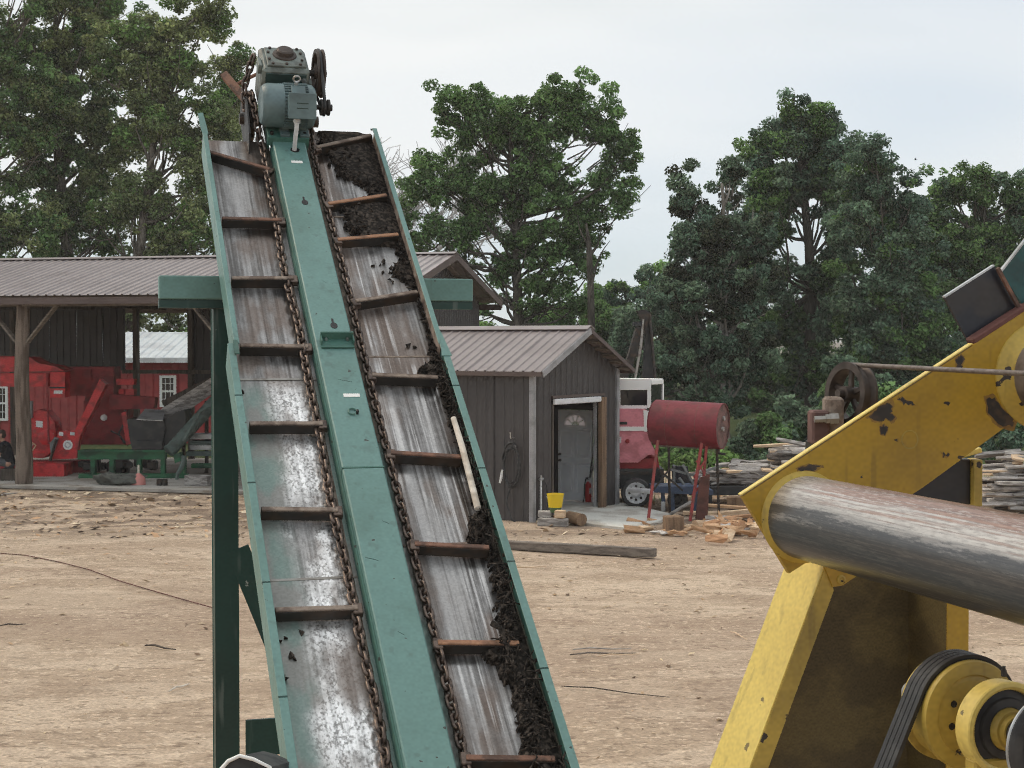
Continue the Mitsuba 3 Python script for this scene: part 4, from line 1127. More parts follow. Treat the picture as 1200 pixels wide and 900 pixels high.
part(gb, 'side_ear', join(box(cv(5.05, -.16, .30), [.05, .012, .03], CA, .004), box(cv(5.05, .152, .14), [.08, .01, .10], CA, .004)), 'gearbox_paint')
MC = cv(4.80, 0, .170)
mo = part(con, 'motor', lathe(MC, V3, [(-.035, .118), (-.035, .126), (.105, .126), (.105, .118)], 40), 'motor_paint', label='blue green electric motor lying across the beam')
part(mo, 'fan_cover', lathe(MC, V3, [(-.172, 0), (-.172, .085), (-.166, .112), (-.15, .126), (-.13, .133), (-.036, .133), (-.036, .12)], 40), 'motor_paint')
part(mo, 'end_bell', lathe(MC, V3, [(.106, .11), (.108, .134), (.138, .132), (.155, .115), (.16, .06), (.16, 0)], 40), 'motor_paint')
part(mo, 'cooling_fins', join(*[box(MC + V3 * .035 + (U3 * math.cos(a) + W3 * math.sin(a)) * .131, [.009, .070, .003], [U3 * math.cos(a) + W3 * math.sin(a), V3, -U3 * math.sin(a) + W3 * math.cos(a)]) for a in np.arange(40) * 2 * math.pi / 40]), 'motor_paint', False)
part(mo, 'motor_shaft', cyl(MC + V3 * .17, MC + V3 * .27, .016, n=12), 'dark_steel')
FD = unit(-U3 * .86 + W3 * .5)                                     # the side of the motor that faces the yard
FX = [V3, np.cross(FD, V3), FD]
tb = part(mo, 'terminal_box', box(MC + FD * .165 + V3 * .055, [.078, .072, .042], FX, .012), 'motor_paint')
part(tb, 'lid', box(MC + FD * .212 + V3 * .055, [.084, .078, .008], FX, .005), 'motor_paint')
part(tb, 'lid_mark', join(*[box(MC + FD * .2208 + V3 * .055 + FX[1] * q, [.035, .003, .001], FX) for q in (-.015, .015)]), 'gearbox_dark')
part(mo, 'name_plate', box(MC + unit(W3 * .95 - U3 * .3) * .141 + V3 * .045, [.042, .004, .035], [V3, unit(W3 * .95 - U3 * .3), np.cross(V3, unit(W3 * .95 - U3 * .3))], .002), 'motor_paint')
part(mo, 'eye_bolt', join(cyl(MC + W3 * .13 + V3 * .035, MC + W3 * .165 + V3 * .035, .012, n=8), tube([MC + W3 * (.185 + .02 * math.sin(a)) + V3 * (.035 + .02 * math.cos(a)) for a in np.linspace(0, 2 * math.pi, 14)], .007, 6)), 'bright_steel')
part(mo, 'foot', join(*[box(cv(4.80, q, .034), [.13, .028, .010], CA, .004) for q in (-.02, .10)], *[box(cv(4.80, q, .052), [.07, .018, .022], CA) for q in (-.02, .10)]), 'motor_paint')
cd = [MC + FD * .16 - FX[1] * .07 + V3 * .03, MC + FD * .175 - FX[1] * .10 + V3 * .028]
part(mo, 'conduit_nut', cyl(cd[0] - FD * .0, cd[1], .021, n=10), 'white_trim')
s_, t_ = cpix(345, 176, .0)
part(mo, 'conduit', tube([cd[1], cd[1] * .75 + cv(s_ + .02, t_, .01) * .25 + FD * .012, cd[1] * .3 + cv(s_ + .02, t_, .01) * .7 + FD * .01, cv(s_, t_, -.01)], .0135, 10), 'white_trim', label='white plastic conduit')
part(con, 'cable_hole', cyl(cv(s_ + .002, t_ + .004, .0002), cv(s_ + .002, t_ + .004, .0016), .028, n=18), 'black_plain')
BW = SC + U3 * .06 + W3 * .31 + V3 * .215
big = part(con, 'drive_pulley', lathe(BW, V3, [(-.024, .125), (-.024, .150), (-.014, .150), (-.006, .138), (.006, .138), (.014, .150), (.024, .150), (.024, .125), (-.024, .125)], 44), 'sheave_iron', label='large spoked drive pulley on the right of the gearbox')
part(big, 'spokes', join(lathe(BW, V3, [(-.03, 0), (-.03, .035), (.03, .035), (.03, 0)], 18), *[bar(BW + (U3 * math.cos(a) + W3 * math.sin(a)) * .03, BW + (U3 * math.cos(a) + W3 * math.sin(a)) * .128, .02, .022, V3) for a in np.arange(5) * 2 * math.pi / 5]), 'sheave_iron')
part(big, 'pulley_shaft', cyl(BW - V3 * .09, BW + V3 * .05, .02, n=12), 'dark_steel')
SP = MC + V3 * .225
part(con, 'motor_pulley', lathe(SP, V3, [(-.028, 0), (-.028, .050), (-.016, .050), (-.006, .040), (.006, .040), (.016, .050), (.028, .050), (.028, .02), (.045, .02), (.045, 0)], 26), 'dark_steel')
d = BW + V3 * .0 - (SP - V3 * .0); d = d - V3 * (d @ V3); dn = unit(d); pn = np.cross(V3, dn)
loop = [SP - V3 * .006 + (pn * math.cos(a) + dn * math.sin(a)) * .046 for a in np.linspace(math.pi, 2 * math.pi, 12)] + [BW - V3 * .006 + (pn * math.cos(a) + dn * math.sin(a)) * .145 for a in np.linspace(0, math.pi, 22)]
part(con, 'drive_belt', tube(loop + [loop[0]], .010, 6, False), 'black_rubber')
# the flight thrown up at the head on the left, with a pin
a, b = at(263, 88, 9.95), at(297, 128, 9.75)
fx = part(con, 'flight', bar(a, b, .05, .055, (0, -1, .3), .004), 'rust_bar', label='rusty flight bar sticking up at the turning head')
part(fx, 'pin', tube([at(277, 99, 9.9), at(292, 91, 9.9), at(303, 86, 9.88)], .012, 7), 'rust_bar')

# support frame: cross beam, legs, rail and brace
FS = 3.53
LEGP = cv(FS, 0, -.32)
VF = np.cross(V3, UP)                                             # horizontal, away from the legs' front
cb0, cb1 = LEGP + V3 * -.825, LEGP + V3 * .965
zt, zb = at(361, 325, LEGP[1])[2], at(361, 352, LEGP[1])[2]
part(con, 'cross_beam', bar(cb0 * [1, 1, 0] + UP * (zt + zb) / 2, cb1 * [1, 1, 0] + UP * (zt + zb) / 2, .10, zt - zb, UP, .006), 'green_paint')
part(con, 'cross_beam_foot', bar(cb0 * [1, 1, 0] + UP * (zb - .025) - VF * .006, cb1 * [1, 1, 0] + UP * (zb - .025) - VF * .006, .085, .046, UP), 'dark_green_paint')
for t in (-.46, .50):
    lp = (LEGP + V3 * t) * [1, 1, 0]
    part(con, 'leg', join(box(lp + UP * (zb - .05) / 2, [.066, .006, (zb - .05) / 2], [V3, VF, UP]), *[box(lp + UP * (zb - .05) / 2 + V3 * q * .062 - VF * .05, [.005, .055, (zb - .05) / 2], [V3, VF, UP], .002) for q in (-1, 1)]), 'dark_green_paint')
    part(con, 'leg_edge', box(lp + UP * (zb - .05) / 2 + V3 * -.063 - VF * .1075, [.008, .0025, (zb - .05) / 2], [V3, VF, UP]), 'green_paint_side')  # lighter paint on the left edge stands for its side light
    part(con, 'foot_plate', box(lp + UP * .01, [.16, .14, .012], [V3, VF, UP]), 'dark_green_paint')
ly = LEGP[1]
for y0, y1 in ((838, 880), (545, 572)):
    z0, z1 = at(265, y0, ly)[2], at(265, y1, ly)[2]
    q = LEGP * [1, 1, 0] + UP * (z0 + z1) / 2
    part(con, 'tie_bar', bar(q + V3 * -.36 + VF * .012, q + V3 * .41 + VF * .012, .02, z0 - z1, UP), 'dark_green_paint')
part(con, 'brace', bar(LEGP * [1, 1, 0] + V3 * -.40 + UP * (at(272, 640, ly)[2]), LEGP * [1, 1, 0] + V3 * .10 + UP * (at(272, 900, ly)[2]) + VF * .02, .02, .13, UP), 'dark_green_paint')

# wet bark muck packed along the right rail and in the top bays
def t_edge(s):
    pix = [(900, 615), (860, 612), (820, 603), (800, 592), (785, 580), (770, 566), (755, 590), (735, 588), (700, 580), (670, 582), (655, 572), (645, 562), (635, 545), (622, 552), (600, 562), (560, 556), (530, 543), (500, 531), (470, 520), (450, 512), (438, 490), (428, 507), (400, 509), (370, 502), (345, 487), (330, 474), (318, 455), (305, 472), (292, 466), (284, 420), (276, 412), (262, 404), (250, 402), (240, 420), (232, 436), (224, 430), (214, 414), (206, 398), (190, 390), (176, 378), (165, 372), (158, 372)]
    q = np.array([cpix(x, y, DN) for y, x in pix])
    o = np.argsort(q[:, 0])
    return np.interp(s, q[o, 0], q[o, 1])


sg_, tg_ = np.arange(-.9, 4.93, .009), np.arange(.17, .574, .009)
SS, TT = np.meshgrid(sg_, tg_, indexing='ij')
pn_ = np.stack([SS, TT, 0 * SS], -1)
n1, n2, n3 = meshkit.fbm(pn_ * 16, 4, 1), meshkit.fbm(pn_ * 45, 4, 2), meshkit.fbm(pn_ * 6, 3, 3)
hh = (TT - t_edge(SS) + .10 * (n1 - .5) + .06 * (n2 - .5))
H = np.clip(hh, 0, .11) * .55 * (.6 + 1.0 * n3) + np.where(hh > 0, .030 * n2 + .014, 0)
H = np.minimum(H, np.where(SS > 2.9, .040, .062)) * (1 - .6 * np.clip((TT - .48) / .08, 0, 1))
keep = hh > 0
vv = (P0 + SS[..., None] * U3 + TT[..., None] * V3 + (DN - .004 + H)[..., None] * W3).reshape(-1, 3)
ns, nt_ = SS.shape
i, j = np.meshgrid(np.arange(ns - 1), np.arange(nt_ - 1), indexing='ij')
a = (i * nt_ + j); quad = np.stack([a, a + nt_, a + nt_ + 1, a + 1], -1).reshape(-1, 4)
quad = quad[keep.ravel()[quad].any(1)]
bark_mesh = trimesh.Trimesh(vv, np.vstack([quad[:, [0, 1, 2]], quad[:, [0, 2, 3]]]), process=False)
r = np.random.default_rng(77)
bits = []
for _ in range(900):
    s = r.uniform(-.3, 4.9); e = t_edge(s); t = min(.56, e + r.exponential(.06) - .012)
    if t > .55: t = r.uniform(min(e, .54), .56)
    hgt = float(np.interp(t, tg_, H[np.clip(int((s + .9) / .009), 0, ns - 1)]))
    c = cv(s, t, DN + hgt + .004)
    L = r.uniform(.008, .03); d3 = unit(r.normal(size=3)); e3 = unit(np.cross(d3, r.normal(size=3)))
    bits.append(trimesh.Trimesh(np.array([c - d3 * L, c + d3 * L, c + e3 * L * .5, c + np.cross(d3, e3) * L * .5]), [[0, 2, 1], [0, 1, 3], [0, 3, 2], [1, 2, 3]], process=False))
for _ in range(170):
    s = r.uniform(-.2, 2.6); t = r.uniform(min(t_edge(s), .54), .56); c = cv(s, t, DN + .08)
    d3 = U3 * r.normal() + V3 * r.normal() * .6 + W3 * .2; d3 = unit(d3 - V3 * .4) * r.uniform(.02, .06)
    bits.append(tube([c - d3, c + W3 * .012 + r.normal(0, .01, 3), c + d3 - W3 * .03], .0035, 4))
for px, py in ((285, 463), (330, 752), (332, 797), (355, 742), (343, 771), (450, 320), (447, 312), (437, 313), (455, 326), (482, 407), (464, 332)):
    s, t = cpix(px, py, DN)
    for _ in range(2):
        c = cv(s + r.normal(0, .012), t + r.normal(0, .012), DN + .008)
        L = r.uniform(.008, .020)
        bits.append(hull(c + r.normal(0, L * .5, (9, 3))))
solo('bark_muck', 'wet black bark and mud packed along the right side of the conveyor deck', 'bark', join(bark_mesh, *bits), 'muck', False, kind='stuff')
# shredded bark strip hanging over a flight
s, t = cpix(585, 742, -.03)
solo('bark_strip', 'dark shredded bark strip hanging over the second lowest right flight', 'bark', join(*[tube([cv(s + .06 + .01 * q, t - .02 + .006 * q, -.03), cv(s, t + .004 * q, .0), cv(s - .07, t + .012 + .004 * q, -.02), cv(s - .20 + .02 * q, t + .028 - .004 * q, -.06)], [.006, .008, .006, .003], 5) for q in (-1, 0, 1)]), 'muck', True)
a, b = cpix(531, 492, -.01), cpix(560, 596, -.03)
solo('white_stick', 'pale peeled stick lying along the right rail of the conveyor', 'stick', tube([cv(a[0], a[1], .0), cv((a[0] * 2 + b[0]) / 3, (a[1] * 2 + b[1]) / 3 + .004, -.008), cv(b[0], b[1], -.03)], [.014, .016, .0165], 10), 'peeled_wood', True)
# ------------------------------------------------------------------ the yellow log handling frame in the foreground
yl = thing('log_frame', 'heavy yellow steel frame with a slanted plate arm and two big pipes, right foreground', 'machine')
PC = PIPE_A
def on_arm(px, py, off=0.0):
    return on_plane(px, py, PC + PD * off, PD)


arm_pix = [(870, 582), (1140, 405), (1300, 300), (1355, 372), (1172, 505), (1082, 571), (925, 672)]
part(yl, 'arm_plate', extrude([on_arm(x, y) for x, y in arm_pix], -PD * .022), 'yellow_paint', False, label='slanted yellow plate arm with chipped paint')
# pale strip along the upper edge, a highlight put into paint; the lower lip
p0, p1 = on_arm(869, 581), on_arm(1140, 403.5)
ed = unit(p1 - p0); eu = np.cross(ed, PD); eu = eu if eu[2] > 0 else -eu
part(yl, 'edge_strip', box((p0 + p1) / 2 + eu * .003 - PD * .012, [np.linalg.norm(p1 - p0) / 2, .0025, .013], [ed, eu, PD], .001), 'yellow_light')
p0, p1 = on_arm(1090, 566), on_arm(1172, 506)
part(yl, 'weld_disc', lathe(on_arm(1066, 515), PD, [(.0, .033), (.0012, .033), (.0012, .029), (.0, .029)], 30), 'yellow_dirty')
part(yl, 'weld_disc', lathe(on_arm(1066, 515), PD, [(.0, .029), (.0015, .0285), (.0018, 0)], 30), 'yellow_paint')
def ragged(poly, r, amp=2.2):
    out = []
    for i_ in range(len(poly)):
        (xa, ya), (xb, yb) = poly[i_], poly[(i_ + 1) % len(poly)]
        for f_ in (0, .25, .5, .75):
            out.append((xa + (xb - xa) * f_ + r.normal(0, amp * .5) * (f_ > 0), ya + (yb - ya) * f_ + r.normal(0, amp * .5) * (f_ > 0)))
    q = Polygon(out).buffer(0)
    q = max(getattr(q, 'geoms', [q]), key=lambda g: g.area)
    return list(q.exterior.coords)[:-1]


rg = np.random.default_rng(12)
for poly in ([(1018, 488), (1027, 481), (1035, 474), (1044, 470), (1046, 478), (1043, 484), (1049, 489), (1044, 494), (1038, 490), (1034, 494), (1026, 493)], [(1031, 500), (1036, 497), (1040, 503), (1037, 511), (1032, 508)],
             [(1120, 421), (1126, 416), (1130, 422), (1127, 431), (1121, 430)], [(1052, 468), (1058, 465), (1062, 469), (1068, 470), (1072, 474), (1066, 474), (1058, 472)], [(1103, 530), (1108, 533), (1111, 530), (1112, 534), (1106, 536)],
             [(935, 549), (948, 544), (962, 546), (956, 551), (940, 553)], [(1156, 468), (1166, 466), (1176, 480), (1188, 490), (1186, 500), (1172, 498), (1160, 486)]):
    cx_, cy_ = np.mean(poly, 0)
    part(yl, 'rust_halo', extrude([on_arm(x, y, .0004) for x, y in ragged([(cx_ + (x - cx_) * 1.22, cy_ + (y - cy_) * 1.25) for x, y in poly], rg, 1.6)], -PD * .001), 'rust_yellow', False)
    part(yl, 'bare_patch', extrude([on_arm(x, y, .0008) for x, y in ragged(poly, rg)], -PD * .001), 'bare_patch', False)
# the two pipes
R1 = .140
part(yl, 'main_pipe', lathe(PIPE_A, PD, [(-.0, 0), (-.0, R1), (2.9, R1), (2.9, R1 - .012), (.02, R1 - .012)], 72), 'pipe_steel', label='big horizontal pipe, rusty on top, with shade painted on its grey underside')
part(yl, 'pipe_weld', lathe(PIPE_A, PD, [(.0, R1 + .016), (.004, R1 + .014), (.012, R1 + .005), (.018, R1)], 72), 'yellow_dirty')
UPC = on_arm(1222, 440)
part(yl, 'upper_pipe', lathe(UPC, PD, [(.0, 0), (.0, .150), (2.6, .150), (2.6, .14), (.02, .14)], 64), 'pipe_steel_worn', label='upper pipe with a flaking yellow collar')
part(yl, 'pipe_collar', lathe(UPC, PD, [(.0, .192), (.006, .190), (.014, .178), (.03, .160), (.045, .153), (.05, .150)], 64), 'yellow_dirty')
# the dark plates above the arm
dp = [on_arm(x, y, -.05) for x, y in [(1107, 348), (1165, 311), (1199, 373), (1137, 404)]]
pl = part(yl, 'stop_plate', extrude(dp, -PD * .012), 'box_dark', False, label='black steel plate standing on the arm')
e1_ = unit(dp[1] - dp[0])
part(pl, 'plate_edge', bar(dp[0] - PD * .006, dp[1] - PD * .006, .016, .006, np.cross(e1_, PD)), 'silver')
d2 = [on_arm(x, y, -.04) for x, y in [(1172, 318), (1260, 205), (1330, 300), (1203, 374), (1199, 358)]]
pl = part(yl, 'stop_plate', extrude(d2, -PD * .012), 'teal_dark', False, label='dark teal steel plate at the right edge')
part(pl, 'plate_edge', bar(d2[0] + PD * .002, d2[1] + PD * .002, .016, .006, np.cross(unit(d2[1] - d2[0]), PD)), 'silver')
part(yl, 'seam_angle', bar(on_arm(1169, 314, -.03), on_arm(1200, 372, -.03), .012, .012, PD), 'rust_bar')
part(yl, 'arm_bar', bar(on_arm(1137, 402, -.03), on_arm(1290, 305, -.03), .05, .035, eu, .006), 'rust_board', label='dirty bar under the black plates')
# the dark end of a second arm below the plate
p = at(1110, 564, 6.1)
part(yl, 'rear_bracket', join(box(p + [-.03, 0, .0], [.115, .03, .09], None, .004)), 'box_dark')
part(yl, 'rear_bracket_end', box(p + [.10, -.03, .0], [.016, .05, .092], None, .003), 'yellow_dirty')
part(yl, 'rear_bracket_lip', bar(p + [-.02, -.05, .093], p + [.115, -.05, .13], .05, .02, UP, .003), 'yellow_light')
# A-shaped post under the pipe: two box legs with a sunken web between them
OFF = .02
def on_leg(px, py):
    return on_plane(px, py, PC + PD * OFF, PD)


t0, b0_ = on_leg(964, 668), on_leg(878, 900)
ld = unit(b0_ - t0); t1 = t0 - ld * .02; bz = t0 + ld * ((t0[2] - 0.0) / -ld[2])
side = np.cross(PD, ld); side = side if side @ PE > 0 else -side
LW = .064
part(yl, 'leg', extrude([t1, bz, bz + side * LW, t0 + side * LW * 1.0 + ld * .05], -PD * .262), 'yellow_light', False, label='slanted yellow leg under the pipe')  # whole leg in the painted lit tone of its left side
part(yl, 'leg_face', extrude([t1 + PD * .004 + side * .004, bz + PD * .004 + side * .004, bz + PD * .004 + side * LW, t0 + side * LW + ld * .05 + PD * .004], -PD * .005), 'yellow_dirty', False)  # front painted darker, as the shaded face
rp0 = on_leg(1110, 660); rp1 = on_leg(1135, 660)
rb0 = rp0 * [1, 1, 0]; rb1 = rp1 * [1, 1, 0]
part(yl, 'leg', extrude([rp0, rb0, rb1, rp1], -PD * .262), 'web_brown', False, label='upright leg with shade painted on its inner side')
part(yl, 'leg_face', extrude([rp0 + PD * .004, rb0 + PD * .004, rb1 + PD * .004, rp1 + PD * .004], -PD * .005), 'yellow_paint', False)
w0 = t0 + side * LW - PD * .24
part(yl, 'web_plate', extrude([t0 + side * .03 - PD * .25, bz + side * .03 - PD * .25, rb0 - PD * .25, rp0 - PD * .25], -PD * .01), 'web_brown', False, label='sunken web plate between the legs, its shade painted dark brown')
gp = [on_arm(x, y, .03) for x, y in [(966, 664), (1014, 668), (988, 686), (976, 688)]]
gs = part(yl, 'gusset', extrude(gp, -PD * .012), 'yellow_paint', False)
part(gs, 'bolt', join(lathe(on_arm(985.5, 679, .03), PD, [(0, .016), (.005, .015), (.008, .009), (.003, .007), (.003, 0)], 20)), 'yellow_dirty')
# pulley behind the arm and its cable
pb = thing('pulley_block', 'rusty spoked cable pulley in a bolted bracket behind the upper edge of the yellow arm', 'pulley')
PX = unit([-.90, -.42, .06]); PU = at(997, 462, 5.62)
PA1 = PX
sv_ = part(pb, 'sheave', lathe(PU, PA1, [(-.030, .092), (-.030, .118), (-.022, .118), (-.010, .102), (.010, .102), (.022, .118), (.030, .118), (.030, .092), (-.030, .092)], 56), 'sheave_iron')
x_ = unit(np.cross(PA1, UP)); y_ = np.cross(x_, PA1)
part(sv_, 'hub', lathe(PU, PA1, [(-.036, 0), (-.036, .028), (.036, .028), (.036, 0)], 20), 'sheave_iron')
for a in np.arange(5) * 2 * math.pi / 5 + .3:
    e_ = x_ * math.cos(a) + y_ * math.sin(a)
    part(sv_, 'spoke', bar(PU + e_ * .024, PU + e_ * .095, .022, .016, PA1, .004), 'sheave_iron')
q = at(969, 497, 5.55)
part(pb, 'bracket', box(q + [.028, .03, .02], [.03, .055, .078], None, .01), 'rust_dust')
part(pb, 'bracket_block', box(q + [-.028, .01, -.012], [.032, .05, .062], None, .008), 'tank_end', label='rust pink clamp block')
part(pb, 'bolt', join(cyl(q + [-.055, -.05, .02], q + [.01, -.05, .022], .013, n=6), cyl(q + [.0, -.05, .022], q + [.03, -.05, .024], .021, n=6), cyl(q + [-.015, -.05, .022], q + [.0, -.05, .022], .018, n=6)), 'bare_steel')
part(pb, 'base_bracket', bar(q + [-.05, .02, -.085], q + [.25, .1, -.10], .12, .05, UP, .006), 'dark_steel')
part(pb, 'pin', cyl(PU - PA1 * .06, PU + PA1 * .06, .016, n=14), 'sheave_iron')
c0, c1, c2 = PU + y_ * .108 + x_ * .0, at(1090, 433.2, 5.02), at(1215, 438.5, 4.45)
cb = [PU + (x_ * math.cos(a) + y_ * math.sin(a)) * .108 for a in np.linspace(math.pi * 1.15, math.pi * .5, 14)]
sgn = 1 if (x_ @ np.array([1, 0, 0])) > 0 else -1
cb = [PU + (x_ * sgn * math.cos(a) + y_ * math.sin(a)) * .108 for a in np.linspace(math.pi * 1.1, math.pi * .5, 14)]
far = cb[-1] + unit(c2 - cb[-1]) * 2.6
cab = cb + [cb[-1] + (far - cb[-1]) * f_ for f_ in (.1, .3, .6, 1.0)]
solo('steel_cable', 'taut steel cable running from the rusty pulley across the yellow arm', 'cable', tube(cab, .0085, 10), 'cable_steel', True)

# the belt drive at the lower right
bd = thing('belt_drive', 'yellow belt drive with black belts on a shaft, bottom right corner', 'belt drive')
BA = unit(PD * [1, 1, 0] + [.05, 0, 0]); B0 = at(1138, 838, 4.30)
sh = part(bd, 'sheave', lathe(B0, BA, [(0, .0), (.006, .0), (.006, .098), (.002, .104), (.002, .112), (.008, .116), (.006, .152), (0, .155), (-.012, .155), (-.022, .140), (-.100, .140), (-.105, .155), (-.118, .155), (-.118, 0)], 72), 'yellow_dirty', label='dirty yellow grooved wheel')
bx = unit(np.cross(UP, BA)); bx = bx if bx[0] > 0 else -bx
by_ = np.cross(BA, bx); by_ = by_ if by_[2] > 0 else -by_
for a in (2.6, 3.5, 1.1, 5.4, 4.4):
    part(sh, 'bolt_hole', cyl(B0 + BA * .0058 + (bx * math.cos(a) + by_ * math.sin(a)) * .072, B0 + BA * .0075 + (bx * math.cos(a) + by_ * math.sin(a)) * .072, .010, n=14), 'black_plain')
low = B0 - bx * .36 - by_ * .62
for k in range(4):
    o = -BA * (.022 + .021 * k)
    rr_ = .163
    dd = unit(low - B0); nn = -bx * (-dd[2]) if False else unit(np.cross(dd, BA)); nn = nn if nn @ bx < 0 else -nn
    arcp = []
    a_start = math.atan2(nn @ by_, nn @ bx)
    for f_ in np.linspace(0, 1, 28):
        a = a_start - f_ * math.pi
        arcp.append(B0 + o + (bx * math.cos(a) + by_ * math.sin(a)) * rr_)
    pts = [low + o + nn * .10] + [low + o + nn * .10 + (arcp[0] - low - o - nn * .10) * f_ for f_ in (.3, .7)] + arcp + [low + o - nn * .10]
    pts = np.array(pts)
    # flat V-belt section swept along the path
    v, f = [], []
    for i_, p_ in enumerate(pts):
        tn = unit(pts[min(i_ + 1, len(pts) - 1)] - pts[max(i_ - 1, 0)]); out = np.cross(tn, BA); out = out if (out @ (p_ - B0 - o)) > 0 else -out
        for w_, h_ in ((-.0088, .006), (.0088, .006), (.0088, .003), (.005, -.009), (-.005, -.009), (-.0088, .003)):
            v.append(p_ + BA * w_ + out * h_)
    for i_ in range(len(pts) - 1):
        for j_ in range(6):
            a, b = i_ * 6 + j_, i_ * 6 + (j_ + 1) % 6
            f += [[a, b, b + 6], [a, b + 6, a + 6]]
    m = trimesh.Trimesh(np.array(v), np.array(f), process=False); m.fix_normals()
    part(bd, 'belt', m, 'black_rubber', 25)
A1_ = B0 + BA * .165
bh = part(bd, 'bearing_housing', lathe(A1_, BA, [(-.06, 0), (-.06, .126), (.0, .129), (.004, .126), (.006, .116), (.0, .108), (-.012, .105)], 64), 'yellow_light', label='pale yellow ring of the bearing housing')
part(bh, 'seal_ring', lathe(A1_, BA, [(-.014, .107), (-.010, .085), (.0, .082), (.002, .060), (-.02, .058)], 56), 'black_rubber')
part(bh, 'hub_ring', lathe(A1_, BA, [(-.02, .060), (.008, .058), (.022, .052), (.022, .044), (.04, .042), (.04, .036), (.0, .034)], 48), 'yellow_dirty')
part(bh, 'grease_nipple', join(cyl(A1_ - BA * .02 + by_ * .14 - bx * .0, A1_ - BA * .02 + by_ * .158, .008, n=8), cyl(A1_ - BA * .02 + by_ * .158, A1_ - BA * .02 + by_ * .168, .005, n=8)), 'dark_steel')
part(bd, 'bracket', join(bar(A1_ - BA * .03 - by_ * .08 - bx * .02, A1_ - BA * .03 - by_ * .7 - bx * .02, .05, .16, bx, .006)), 'yellow_dirty')
part(bd, 'shaft', cyl(B0 - BA * .3, B0 + BA * .42, .033, n=28), 'bare_steel')
D1_ = B0 + BA * .345
part(bd, 'coupling', lathe(D1_, BA, [(-.02, 0), (-.02, .125), (0, .137), (.008, .137), (.014, .130), (.02, .118), (.018, .10), (.026, .096), (.022, .08), (.03, .076), (.03, 0)], 64), 'black_rubber', label='black rubber coupling disc')
part(bd, 'coupling_rim', lathe(D1_, BA, [(-.004, .1375), (-.002, .1405), (.003, .1405), (.005, .1375)], 64), 'silver')

# the dark cover with a white edge at the bottom of the picture
hd = thing('seat_cover', 'black cover with a white piped edge at the foot of the conveyor leg', 'cover')
hp = [at(x, y, 5.6) for x, y in [(240, 960), (256, 905), (268, 892), (281, 886), (297, 890), (316, 899), (330, 960)]]
part(hd, 'panel', extrude(hp, [.05, .22, -.04]), 'black_rubber')
part(hd, 'piping', tube([p + np.array([0, -.004, .002]) for p in hp], .0075, 8), 'white_paint', True)

# ------------------------------------------------------------------ machinery under the pole barn
rm = thing('wood_processor', 'large red machine with a long feed beam and boxes parked under the pole barn', 'machine')
RY = 41.2
part(rm, 'hopper_edge', cut([(-70, 416), (34, 418.5), (46, 426), (64, 429), (75, 434.5), (-70, 437)], RY + .1, 1.0), 'machine_red')
part(rm, 'feed_beam', cut([(-70, 437.5), (54, 437.5), (54, 453), (-70, 453)], RY, .35), 'machine_red', label='bright red feed beam')
bx_ = part(rm, 'control_box', cut([(58.5, 436), (76, 436), (76, 466), (58.5, 466)], RY - .05, .5), 'machine_red')
part(bx_, 'label_plate', cut([(63, 457.5), (73, 457.5), (73, 461.5), (63, 461.5)], RY - .065, .012), 'white_trim')
part(bx_, 'box_lid', cut([(58, 453.5), (76.5, 453.5), (76.5, 455), (58, 455)], RY - .075, .02), 'machine_black')
part(rm, 'pump_rod', tube([at(55.5, 437, RY - .1), at(55.5, 452, RY - .1), at(57, 520, RY - .1)], [.04, .03, .03], 8), 'machine_red_dark')
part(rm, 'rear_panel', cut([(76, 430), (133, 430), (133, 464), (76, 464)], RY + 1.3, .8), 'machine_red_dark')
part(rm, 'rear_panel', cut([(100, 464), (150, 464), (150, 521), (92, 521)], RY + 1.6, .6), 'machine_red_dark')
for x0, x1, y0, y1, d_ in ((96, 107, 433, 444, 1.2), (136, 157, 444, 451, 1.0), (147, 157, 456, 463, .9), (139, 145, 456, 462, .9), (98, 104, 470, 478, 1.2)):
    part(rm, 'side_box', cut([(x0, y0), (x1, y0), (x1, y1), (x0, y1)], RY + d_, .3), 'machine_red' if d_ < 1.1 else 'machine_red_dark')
part(rm, 'outfeed_arm', cut([(128, 462), (182, 466), (180, 479), (128, 480)], RY + .7, .4), 'machine_red_dark', label='dark red outfeed arm')
part(rm, 'brace_chute', cut([(117, 444), (124, 450.5), (93.5, 511), (87, 506)], RY - .2, .35), 'machine_red', label='bright red slanted chute')
part(rm, 'drum_housing', cut([(32, 536), (32, 492), (36, 484), (44, 480), (54, 482), (64, 494), (66, 512), (60, 530), (50, 537)], RY + .25, .6), 'machine_red')
pp = part(rm, 'cover_plate', cut([(69, 505.5), (91, 504.5), (93.5, 511), (89, 537.5), (57, 538.5), (62, 524)], RY - .1, .25), 'machine_red')
dc = at(79.5, 521.5, RY - .105)
part(pp, 'round_decal', cyl(dc, dc + [0, -.012, 0], .13, n=28), 'white_paint')
part(pp, 'round_decal', cyl(dc + [0, -.012, 0], dc + [0, -.018, 0], .085, n=24), 'silver')
part(pp, 'round_decal', cyl(dc + [0, -.018, 0], dc + [0, -.022, 0], .05, n=20), 'white_paint')
for x0, x1, y0, y1 in ((69, 74, 506, 511), (82, 87.5, 506, 510.5), (42, 50, 493, 501), (32, 38, 520, 523)):
    part(pp, 'decal', cut([(x0, y0), (x1, y0 + .6), (x1, y1), (x0, y1 - .6)], RY - .115 if x0 > 60 else RY + .235, .01), 'white_trim')
part(rm, 'hub', lathe(at(55, 512, RY + .2), [0, -1, 0], [(0, .22), (.06, .22), (.08, .16), (.09, .06), (.14, .06), (.14, 0)], 24), 'machine_red')
part(rm, 'base_box', cut([(30, 543.6), (75, 543.6), (75, 562.5), (30, 562.5)], RY - .6, .8), 'machine_red', label='bright red base box near the slab')
